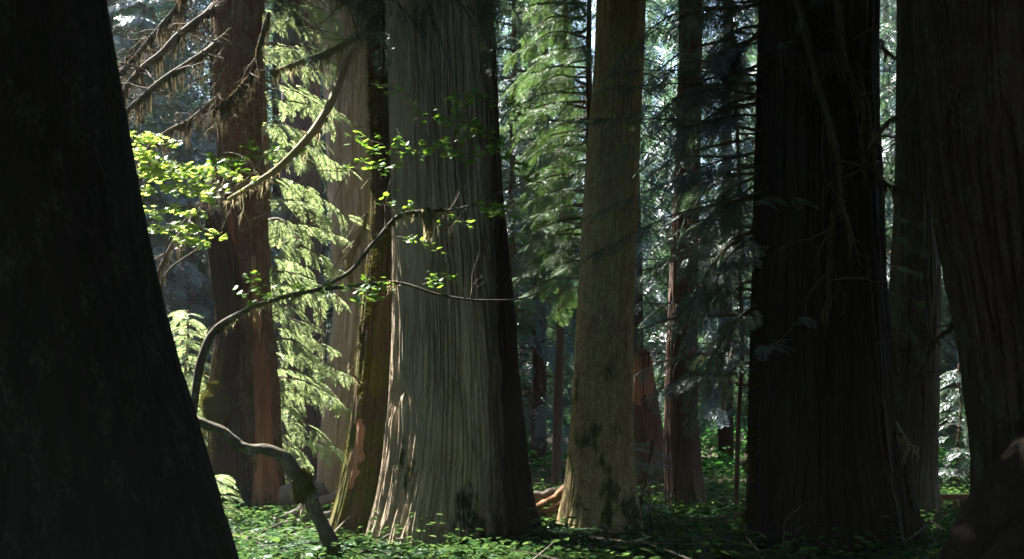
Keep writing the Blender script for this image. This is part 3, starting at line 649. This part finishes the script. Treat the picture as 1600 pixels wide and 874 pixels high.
# sunlit vine maple at the left
b0 = P(215, 820, 19.5)
v2 = thing('vine_maple', 'brightly sunlit maple leaves in flat tiers beside the leaning black trunk', 'tree', (b0[0], 19.5, 0))
sb, lb = MB(), MB()
for q in ([(215, 850), (225, 650), (250, 470), (262, 380), (285, 300)], [(215, 850), (205, 560), (215, 360), (235, 240)], [(225, 650), (260, 430), (320, 385)]):
    tube(sb, [P(x, y, 19.3) for x, y in q], .035, .01, 8, 26, wob=.08, rough=.2, r=rr)
for (x0, y0, x1, y1, dn) in [(190, 215, 265, 220, 24), (195, 240, 290, 262, 26), (190, 225, 240, 250, 24), (215, 255, 300, 285, 24), (230, 275, 340, 265, 22), (195, 290, 240, 305, 18), (250, 300, 350, 290, 20), (290, 300, 330, 315, 18), (205, 320, 240, 340, 14), (250, 330, 310, 335, 14), (215, 355, 260, 365, 18), (260, 350, 330, 365, 24), (270, 370, 320, 385, 22), (190, 270, 235, 268, 20), (300, 262, 365, 275, 18)]:
    maple_tier(sb, lb, P(x0, y0, 19.4), P(x1, y1, 18.9), rr, dens=dn*1.25, size=(.04, .10), side=.4, flat=.14)
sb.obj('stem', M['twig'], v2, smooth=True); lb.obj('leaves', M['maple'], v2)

# ------------------------------------------------------------------ conifers of the middle distance
def conifer(name, label, px, d, h, z0, Rb, nb, mat, kind, seed, ss=(.5, .9), az=(0, 2*np.pi), hang=.55, rt=.14, per=9, wood='brown', group=None, slope=-.25, beard=0, taper=.75):
    r = np.random.default_rng(seed); x = (px-800)/F*d; gz = float(ground_z(x, d))
    t = thing(name, label, 'tree', (x, d, gz), group); tb = MB(); tube(tb, [(x, d, gz-.2), (x+r.uniform(-.1, .1), d, gz+h*.5), (x+r.uniform(-.2, .2), d, gz+h)], rt, .03, 12, 40, wob=.08, rough=.1, r=r)
    wb, lb, bb = MB(), MB(), MB()
    for k in range(nb):
        f = (k+r.random())/nb; z = gz+z0+(h-z0)*f; a = az[0]+(az[1]-az[0])*((k*.618034) % 1)+r.uniform(-.2, .2)
        L = Rb*(1-f*taper)*r.uniform(.6, 1.15); e = np.array([math.cos(a), math.sin(a), 0])
        s = np.array([x, d, z]); m = s+e*L*.55+[0, 0, L*slope*.2]; q = s+e*L+[0, 0, L*slope*r.uniform(.8, 1.6)]
        c = tube(wb, [s, m, q], .012+.012*L, .004, 4, 8, wob=.05, r=r)
        n = max(3, int(per*L/Rb)); tt = .15+.85*(np.arange(n)+r.random(n))/n; idx = np.clip(tt*7, 0, 6.99); i = idx.astype(int); ff = (idx-i)[:, None]
        p = c[i]*(1-ff)+c[i+1]*ff; sd = nrm(np.cross(e, [0, 0, 1.])); sg = np.where(np.arange(n) % 2, -1, 1)[:, None]
        dr = nrm(e*r.uniform(.1, 1.1, (n, 1))+sd*sg*r.uniform(.1, 1.2, (n, 1))+np.array([0, 0, -hang])*r.uniform(.2, 1.8, (n, 1)))
        stamp(lb, kind, p, dr, nrm(np.array([0, 0, 1.])+.4*e+.5*(r.random((n, 3))-.5)), r.uniform(ss[0], ss[1], n), r)
        if beard: strands(bb, c, beard, (.1, .5), r, .012)
    tb.obj('trunk', M[wood], t, smooth=True); wb.obj('branches', M['twig'], t); lb.obj('crown', M[mat], t)
    if beard: bb.obj('hanging_lichen', M['beard_dark'], t)
    return t
conifer('hemlock_tree', 'sunlit pale green hemlock foliage between the red-brown trunk and the pale brown trunk', 408, 25.2, 12.5, .7, 1.75, 42, 'hemlock', SPR_HI, 101, (.3, .6), az=(-.8, .45), per=16, taper=.1)
conifer('hemlock_sapling', 'small bright sunlit hemlock behind the leaning black trunk, left of the broken snag', 292, 26.5, 4.3, .4, 1.25, 60, 'hemlock', SPR_HEM, 102, (.3, .5), hang=.15, rt=.04, per=8, slope=-.05, taper=.85)
conifer('hemlock_sapling', 'low shaded-to-sunlit hemlock seedling at the foot of the leaning black trunk', 340, 20.5, .95, .15, .5, 16, 'hemlock', SPR_HEM, 103, (.2, .35), hang=.1, rt=.015, per=6, slope=0)
conifer('cedar_tree', 'cedar with hanging sunlit sprays, left of the pale speckled trunk', 915, 27, 14, 5.0, 1.9, 75, 'cedar', SPR_HI, 104, (.25, .55), az=(1.9, 4.6), per=22, taper=.1, rt=.16)
conifer('hemlock_sapling', 'small dark hemlock sapling at the right foot of the pale speckled trunk', 1003, 20, 1.5, .2, .6, 16, 'cedar_dark', SPR_HEM, 105, (.25, .45), hang=.1, rt=.015, per=6, slope=0)
conifer('cedar_tree', 'dark cedar with lichen-hung branches between the dark brown trunk and broad black trunk', 1150, 24, 12, 2.6, 2.3, 64, 'cedar_dark', SPR_HI, 106, (.3, .6), per=12, taper=.15, rt=.05, beard=14)
conifer('hemlock_tree', 'shaded blue-green hemlock rising behind the right side of the wide grey trunk', 800, 33, 17, 4.6, 2.3, 90, 'far', SPR_MID, 107, (.4, .8), per=16, taper=.3)
conifer('hemlock_sapling', 'small sapling in the gap between the grey stringy trunk and the leaning trunk at right', 1495, 30, 3.2, .5, .8, 26, 'cedar_dark', SPR_HEM, 108, (.35, .6), hang=.2, rt=.03, per=7, slope=-.1)

conifer('hemlock_tree', 'shaded dark hemlock close behind the leaning black trunk, under the lichen-hung branches', 218, 33, 14, 2, 2.1, 100, 'cedar_dark', SPR_MID, 109, (.35, .7), per=11, taper=.2, rt=.15)
conifer('hemlock_tree', 'shaded dark hemlock just left of the tall red-brown trunk', 296, 34.5, 10, 1.5, 2.0, 60, 'cedar_dark', SPR_MID, 110, (.35, .7), per=10, taper=.2, rt=.15)
# drooping sprays carried by the broad dark trunk
rr = np.random.default_rng(55)
for k in range(28):
    y0 = rr.uniform(-60, 500); x0 = 1190; dx = rr.uniform(60, 215)*(1 if y0 < 330 else .55); dy = rr.uniform(20, 150)
    d1 = rr.uniform(15.4, 18.5)
    leafy_branch(dark, [P(x0, y0, 16.2), P(x0-dx*.5, y0+dy*.25, (16.2+d1)/2), P(x0-dx, y0+dy, d1)], .022, SPR_HI, 'cedar_dark', 20 if y0 < 330 else 12, (.3, .58), .55, 200+k, beard=20 if rr.random() < .5 else 0)
for (y0, x1, y1, d1) in [(150, 960, 135, 15.8), (205, 915, 190, 16.4), (120, 985, 110, 16), (260, 930, 330, 16), (300, 925, 395, 16.3)]:
    leafy_branch(dark, [P(1190, y0, 16), P((1190+x1)/2, (y0+y1)/2-8, 15.9), P(x1, y1, d1)], .02, SPR_HEM, 'cedar_dark', 26, (.25, .42), .15, 300+y0)
for (x0, y0, x1, y1, dd) in [(1185, 540, 1250, 500, 15), (1185, 320, 1240, 310, 15.1), (1300, 10, 1230, 60, 14.9)]:
    leafy_branch(dark, [P(x0, y0, 15.6), P((x0+x1)/2, y0-10, dd), P(x1, y1, dd)], .01, SPR_HEM, 'cedar_dark', 9, (.2, .35), .3, 400+y0)
# long dead branches lying against the dark trunk
for k, (pts, ra) in enumerate([([(1240, -20), (1270, 100), (1300, 210), (1312, 290), (1330, 370)], [.05, .045, .035, .025, .012]), ([(1305, -20), (1318, 90), (1345, 180), (1350, 260)], [.045, .04, .03, .015]),
    ([(1340, 100), (1360, 200), (1385, 290), (1430, 300)], [.02, .02, .015, .01]), ([(1300, 330), (1295, 420), (1290, 490)], [.015, .015, .01])]):
    mossy_branch(dark, [P(x, y, 15.1) for x, y in pts], ra, 500+k, 240, (.1, .5), wood='twig', bm='beard_dark', twigs=6)
mb = MB(); strands(mb, np.array([P(1185+i*6, 85+rr.uniform(-6, 6), 15.15) for i in range(22)]), 500, (.15, .55), rr, .008, .05); tag(mb.obj('hanging_lichen', M['beard_dark'], dark), 'fringe of dead brown twigs')
mossy_branch(dark, [P(1388, 640, 16.1), P(1405, 665, 15.8), P(1420, 690, 15.7), P(1430, 702, 15.7)], [.03, .025, .02, .012], 510, 130, (.1, .35), twigs=0)
leafy_branch(dark, [P(1385, 455, 16.2), P(1405, 480, 16.5), P(1440, 545, 16.6)], .015, SPR_HEM, 'cedar', 8, (.2, .3), .5, 511, beard=40)
for y in (330, 370, 410, 455): leafy_branch(dark, [P(1385, y, 16.4), P(1405, y+8, 17.5), P(1435, y+14, 18)], .008, SPR_HEM, 'cedar', 5, (.18, .3), .2, 520+y)
mossy_branch(dark, [P(1120, 560, 18), P(1130, 600, 18), P(1128, 640, 18)], [.012, .012, .008], 530, 70, (.1, .4), twigs=2)
# dark branches crossing on the right
mossy_branch(right, [P(1470, 88, 9.4), P(1430, 140, 10), P(1395, 190, 10.5), P(1352, 232, 11)], [.03, .025, .022, .012], 540, 40, (.03, .1), wood='twig', bm='beard_dark', twigs=3, fz=0)
mossy_branch(right, [P(1500, 500, 9.2), P(1480, 520, 9.8), P(1450, 550, 10), P(1432, 590, 10)], [.02, .02, .015, .008], 541, 50, (.03, .12), wood='twig', bm='beard_dark', twigs=3, fz=0)
mossy_branch(behind, [P(1372, 60, 20), P(1400, 90, 19), P(1440, 125, 19)], [.02, .02, .01], 542, 120, (.05, .3), wood='twig', bm='beard_dark', twigs=5, fz=0)

# dark foliage over the top of the picture, on a branch of the near tree
for k, (x0, y0, x1, y1) in enumerate([(480, -60, 560, 10), (540, -70, 640, 25), (600, -80, 740, 20), (700, -70, 790, 0), (430, -40, 480, 45), (640, -60, 680, 60), (560, -50, 600, 45), (740, -60, 760, 40)]):
    leafy_branch(near, [P(x0-60, y0-60, 10), P(x0, y0, 10), P(x1, y1, 10.2)], .012, SPR_HEM, 'cedar_dark', 20, (.22, .38), .5, 600+k)

# ------------------------------------------------------------------ logs
def log(name, label, pts, radii, mat, seed, cat='log', sides=16):
    r = np.random.default_rng(seed); mb = MB(); pts = np.asarray(pts, float); base = pts[0].copy()
    tube(mb, pts, .1, None, sides, 40, wob=.06, rough=.14, r=r, radii=radii); o = mb.obj(name, M[mat], origin=base, smooth=True); return tag(o, label, cat)
log('fallen_log', 'thick dull log end behind the mossy lump of the bent maple stem', [P(441, 774, 21.5), P(465, 772, 21.5), P(502, 772, 21.5)], [.19, .2, .19], 'violet', 1)
log('fallen_branch', 'grey-violet fallen branch slanting up to the mossy trunk base', [P(430, 815, 20.5), P(480, 794, 20.5), P(535, 771, 20.5)], [.08, .09, .07], 'violet', 2, 'branch')
log('fallen_branch', 'lower fallen branch lying on sunlit ground left of the mossy trunk base', [P(440, 822, 20), P(490, 808, 20), P(540, 800, 20)], [.06, .07, .05], 'violet', 3, 'branch')
log('broken_stake', 'short pale upright broken stick behind the bent maple stem', [P(475, 835, 20), P(474, 808, 20), P(473, 788, 20)], [.045, .05, .04], 'tan', 4, 'stick', 7)
log('fallen_log', 'red-brown fallen log lowest in the gap left of the pale trunk', [P(815, 808, 20.5), P(850, 802, 20.8), P(905, 798, 21.2)], [.17, .19, .2], 'redwood', 5)
log('fallen_branch', 'curved reddish limb rising over the red-brown log beside the pale trunk', [P(830, 800, 20.4), P(850, 788, 20.4), P(868, 776, 20.4), P(890, 763, 20.6)], [.07, .07, .08, .08], 'redwood', 6, 'branch')
log('fallen_branch', 'grey limb behind the curved reddish limb, beside the pale trunk', [P(825, 778, 21.8), P(855, 774, 21.8), P(890, 760, 21.8)], [.09, .1, .09], 'fibre', 7, 'branch')
log('fallen_log', 'mossy dark log lying among plants left of the broad black trunk', [P(1060, 826, 21), P(1110, 818, 21.2), P(1180, 806, 21.5)], [.12, .13, .14], 'brown', 8)
log('bare_stick', 'curved bleached stick on the plants beside the mossy dark log', [P(1087, 832, 20.4), P(1094, 822, 20.4), P(1093, 812, 20.4), P(1088, 806, 20.4)], [.012, .018, .018, .012], 'tan', 9, 'stick', 6)
log('bare_stick', 'thin pale stick leaning on the left foot of the broad black trunk', [P(1200, 880, 15), P(1180, 855, 15), P(1163, 838, 15)], [.012, .012, .008], 'tan', 10, 'stick', 6)
log('dead_stem', 'slim arching dead stem rising from the ferns in front of the broad black trunk', [P(1222, 860, 14.8), P(1228, 820, 14.8), P(1245, 795, 14.8), P(1270, 784, 14.8)], [.008, .008, .006, .004], 'fibre', 11, 'stem', 5)
log('dead_stem', 'thin upright dead stem in front of the right foot of the pale speckled trunk', [P(1022, 868, 17), P(1018, 830, 17), P(1016, 790, 17), P(1014, 765, 17)], [.01, .01, .008, .005], 'dark', 12, 'stem', 5)

# wooden railing deep at the right
mr_ = bark_mat('weathered_wood', (.10, .05, .03), (.22, .11, .07), (.32, .18, .12), fib=.7, bump=.4)
def box(mb, x0, x1, y0, y1, z0, z1, bv=.006):
    v = []; 
    for z, e in ((z0, bv), (z0+bv, 0), (z1-bv, 0), (z1, bv)): v += [(x0+e, y0+e, z), (x1-e, y0+e, z), (x1-e, y1-e, z), (x0+e, y1-e, z)]
    q = [(3, 2, 1, 0), (12, 13, 14, 15)]
    for k in range(3):
        for j in range(4): q.append((4*k+j, 4*k+(j+1) % 4, 4*k+4+(j+1) % 4, 4*k+4+j))
    mb.add(v, q)
a = P(1440, 800, 24); bx_ = a[0]
t = thing('wooden_railing', 'brown wooden railing low in the gap beside the leaning trunk at the right edge', 'railing', (bx_, 24, float(ground_z(bx_, 24))))
z = lambda py: CH+(HY-py)/F*24
mb = MB(); box(mb, bx_-.1, bx_+3.2, 23.9, 24.1, z(781), z(773)); mb.obj('top_rail', mr_, t)
mb = MB(); box(mb, bx_-.1, bx_+3.2, 23.95, 24.05, z(806), z(799)); mb.obj('middle_rail', mr_, t)
mb = MB(); box(mb, bx_-.1, bx_+3.2, 23.95, 24.05, z(836), z(829)); mb.obj('bottom_rail', mr_, t)
for k in range(5):
    mb = MB(); x = bx_+.1+k*.68; box(mb, x, x+.1, 24.053, 24.15, -.2, z(775)); mb.obj('post', mr_, t)
for k in range(11):
    mb = MB(); x = bx_+.02+k*.29; box(mb, x, x+.09, 23.93, 23.945, z(808), z(782)); mb.obj('baluster', mr_, t)

# ------------------------------------------------------------------ background forest
def far_mesh(seed, h, Rb, nb, z0, per):
    r = np.random.default_rng(seed); lb, wb = MB(), MB(); tube(wb, [(0, 0, -.5), (r.uniform(-.2, .2), 0, h*.5), (0, 0, h)], .28, .04, 12, 20, wob=.15, rough=.08, r=r)
    for k in range(nb):
        f = (k+r.random())/nb; z = z0+(h-z0)*f; a = k*2.4+r.uniform(-.3, .3); L = Rb*(1-f*.85)*r.uniform(.5, 1.2); e = np.array([math.cos(a), math.sin(a), 0])
        s = np.array([0, 0, z]); q = s+e*L+[0, 0, -L*r.uniform(.15, .6)]; tube(wb, [s, (s+q)/2+[0, 0, .1*L], q], .03, .008, 3, 5, r=r)
        n = max(3, int(per*L/Rb)); tt = .2+.8*r.random(n); p = s+(q-s)*tt[:, None]+(r.random((n, 3))-.5)*.3
        sd = np.cross(e, [0, 0, 1.]); dr = nrm(e*.8+sd*r.uniform(-1.1, 1.1, (n, 1))+np.array([0, 0, -.6])*r.uniform(.3, 1.4, (n, 1)))
        stamp(lb, SPR_LO2, p, dr, nrm(np.array([0, 0, 1.])+.7*(r.random((n, 3))-.5)), r.uniform(.8, 1.4, n), r)
    return wb.mesh('trunk', M['brown'], True), lb.mesh('crown', M['far'])
SPR_LO2 = [spray_template(1, 9, 1, .05, .3, seed=s, spread=.4) for s in (17, 18, 19)]
FM = [far_mesh(900+k, h, Rb, nb, z0, 12) for k, (h, Rb, nb, z0) in enumerate([(27, 2.6, 130, 1.5), (24, 3.0, 120, 3), (30, 2.8, 140, 6), (18, 2.4, 100, .8)])]
rr = np.random.default_rng(61)
cells = [(-.42, -.16, 'conifers behind the left trunks', 'distant shaded conifer glimpsed left of the wide grey trunk'),
         (-.16, .06, 'conifers behind the centre', 'distant conifer glimpsed between the wide grey trunk and the pale speckled trunk'),
         (.06, .21, 'conifers behind the right-centre', 'distant conifer glimpsed between the pale speckled trunk and the broad black trunk'),
         (.21, .46, 'conifers behind the right trunks', 'distant conifer glimpsed right of the broad black trunk')]
def blocks_gap(x, y, h_):
    hd = SUN[:2]/np.linalg.norm(SUN[:2]); tn = SUN[2]/np.linalg.norm(SUN[:2])
    for p, r_ in GAPS[:40]:
        v = np.array([x, y])-p[:2]; t = v@hd
        if 2 < t and abs(v[0]*hd[1]-v[1]*hd[0]) < 1.0+r_*.6 and p[2]+t*tn < h_*.85: return True
    return False
placed = [(u*d, d) for u, d in ((-.335, 36), (-.30, 40), (-.268, 43), (-.245, 37), (-.32, 50), (-.29, 55), (-.22, 47), (-.35, 44), (-.19, 41), (.335, 38), (.36, 45), (.31, 50))]
for x, d in placed:
    c = cells[0] if x < 0 else cells[3]; wm, lm = FM[int(d) % 4]
    t = thing('conifer_tree', c[3], 'tree', (x, d, float(ground_z(x, d))), c[2]); t.rotation_euler.z = d
    for nm, me in (('trunk', wm), ('crown', lm)):
        o = bpy.data.objects.new(nm, me); COL.objects.link(o); o.parent = t
for dmin, dmax, n in ((36, 48, 20), (48, 66, 26), (66, 95, 34)):
    k = 0; tries = 0
    while k < n and tries < 900:
        tries += 1
        d = rr.uniform(dmin, dmax); u = rr.uniform(-.45, .45); x = u*d
        if any((x-a_)**2+(d-b_)**2 < 3.2**2 for a_, b_ in placed): continue
        if .07 < u < .2 and rr.random() < (.9 if d < 62 else .6): continue
        if -.02 < u < .06 and d < 44 and rr.random() < .6: continue
        if d < 60 and u < .25 and blocks_gap(x, d, 24): continue
        placed.append((x, d)); k += 1
        c = next(c_ for c_ in cells if u < c_[1] or c_ is cells[-1])
        wm, lm = FM[rr.integers(0, 4)]
        t = thing('conifer_tree', c[3], 'tree', (x, d, float(ground_z(x, d))), c[2]); t.rotation_euler.z = rr.uniform(0, 6.28); s = rr.uniform(.8, 1.15); t.scale = (s, s, s)
        for nm, me in (('trunk', wm), ('crown', lm)):
            o = bpy.data.objects.new(nm, me); COL.objects.link(o); o.parent = t

# unseen forest trees around the frame, added for their shade
k = 0; tries = 0; pl2 = [(0, 0), (-1.4, 7), (4.2, 9), (-1, 17.8), (4.6, 16)]
while k < 78 and tries < 6000:
    tries += 1
    x, y = rr.uniform(-48, 40), rr.uniform(-26, 62)
    if y > 0 and abs(x) < .47*y+3.2: continue
    if x*x+y*y < 36 or (-13 < x < -1 and -9 < y < 6): continue  # front-left patch kept treeless to let skylight onto the central trunk
    if any((x-a_)**2+(y-b_)**2 < 4.1**2 for a_, b_ in pl2): continue
    if trunk_blocks(x, y): continue
    pl2.append((x, y)); k += 1; gz = float(ground_z(x, y)); h = rr.uniform(24, 32)
    t = thing('conifer_tree', 'tall unseen conifer outside the frame, added for shade', 'tree', (x, y, gz), 'added conifers outside the frame')
    mb = MB(); tube(mb, [(x, y, gz-.3), (x+.2, y, gz+h/2), (x, y, gz+h)], .5, .06, 16, 30, wob=.1, rough=.08, r=rr); mb.obj('trunk', M['brown'], t, smooth=True)
    shade_crown(t, x, y, gz+rr.uniform(2.5, 6), gz+h, rr.uniform(3.4, 4.6), 1500 if y < 34 or x < -8 else 500, 3000+k, 'cedar_dark')

# ------------------------------------------------------------------ undergrowth
def scatter(name, mat, pts, r, hgt, nl, leaf, kind='broad'):
    mb = MB(); n = len(pts); gz = ground_z(pts[:, 0], pts[:, 1])
    base = np.c_[pts, gz]
    idx = np.repeat(np.arange(n), nl); m = len(idx); a = r.random(m)*2*np.pi
    ph = r.uniform(.5, 1.2, n)[idx]*hgt
    if kind == 'broad':
        rad = r.uniform(.0, .22, m)*hgt/.3
        p = base[idx]+np.stack([rad*np.cos(a), rad*np.sin(a), ph*r.uniform(.35, 1, m)], -1)
        d = np.stack([np.cos(a), np.sin(a), r.uniform(-.4, .15, m)], -1); up = nrm(np.array([0, -.15, 1.])+.9*(r.random((m, 3))-.5))
        stamp_leaf(mb, OVAL, OVAL_T, p, d, up, r.uniform(*leaf, m))
    else:
        d = np.stack([np.cos(a), np.sin(a), r.uniform(.35, .9, m)], -1)
        p = base[idx]; stamp(mb, SPR_FERN, p, d, np.array([0, 0, 1.]), ph*r.uniform(1.4, 2, m), r)
    # thin stalks
    return tag(mb.obj(name, M[mat]), kind='stuff', label=None)
SPR_FERN = [spray_template(1, 16, 0, .07, .65, ang=72, spread=.26, seed=s, cup=.2) for s in (31, 32)]
def spots(n, y0, y1, r, um=.47, p=1.0):
    y = np.sqrt(r.uniform(y0*y0, y1*y1, n)); x = r.uniform(-um, um, n)*y+r.uniform(-1, 1, n)
    m = np.sin(x*1.3+y*.9)+np.sin(x*.6-y*1.7+2)+r.uniform(-1.2, 1.8, n) > .1
    return np.stack([x, y], -1)[m]
rr = np.random.default_rng(88)
tag(scatter('undergrowth', 'shrub', spots(6500, 8, 20, rr), rr, .22, 9, (.05, .14)), 'leafy ground cover around the feet of the near trunks', 'undergrowth')
tag(scatter('leafy_plants', 'shrub', spots(900, 9, 30, rr, p=1), rr, .55, 12, (.07, .16)), 'taller leafy plants among the trunks', 'undergrowth')
tag(scatter('ferns', 'fern', spots(7500, 8, 32, rr), rr, .3, 8, (.1, .2), 'fern'), 'low feathery ferns between the trunks', 'ferns')
tag(scatter('distant_thicket', 'far', spots(15000, 75, 150, rr), rr, 2.2, 9, (.4, .9)), 'dark thicket on the far slope', 'thicket')
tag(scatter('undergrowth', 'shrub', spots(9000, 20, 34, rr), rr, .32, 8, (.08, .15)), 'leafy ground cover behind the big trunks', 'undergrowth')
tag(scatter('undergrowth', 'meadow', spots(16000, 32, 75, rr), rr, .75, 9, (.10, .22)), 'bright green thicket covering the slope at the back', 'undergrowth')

mb = MB(); rl = np.random.default_rng(91)
for k in range(700):
    y = math.sqrt(rl.uniform(9*9, 32*32)); x = rl.uniform(-.46, .46)*y; a = rl.uniform(0, 3.14); L_ = rl.uniform(.2, 1.3); z_ = float(ground_z(x, y))+rl.uniform(.02, .2)
    e = np.array([math.cos(a), math.sin(a), rl.uniform(-.1, .25)])*L_; tube(mb, [(x, y, z_), np.array([x, y, z_])+e*.5+[0, 0, rl.uniform(-.04, .06)], np.array([x, y, z_])+e], L_*.012+.003, L_*.004, 4, 5, r=rl)
tag(mb.obj('twig_litter', M['twig']), kind='stuff')
trunk_fuzz(near, fn_near, .2, 3.6, 5000, 'moss', .012, 71, -.35, .25, .0025)
# ------------------------------------------------------------------ air
mb = MB(); box(mb, -200, 200, -80, 230, -2, 60, 0.0)
hz, n = newmat('haze'); pv = N(n, 'ShaderNodeVolumePrincipled'); pv.inputs['Color'].default_value = (.82, .91, 1, 1); pv.inputs['Density'].default_value = .00045; pv.inputs['Anisotropy'].default_value = .0
o = N(n, 'ShaderNodeOutputMaterial'); n.links.new(pv.outputs[0], o.inputs['Volume'])
tag(mb.obj('haze', hz), kind='stuff')
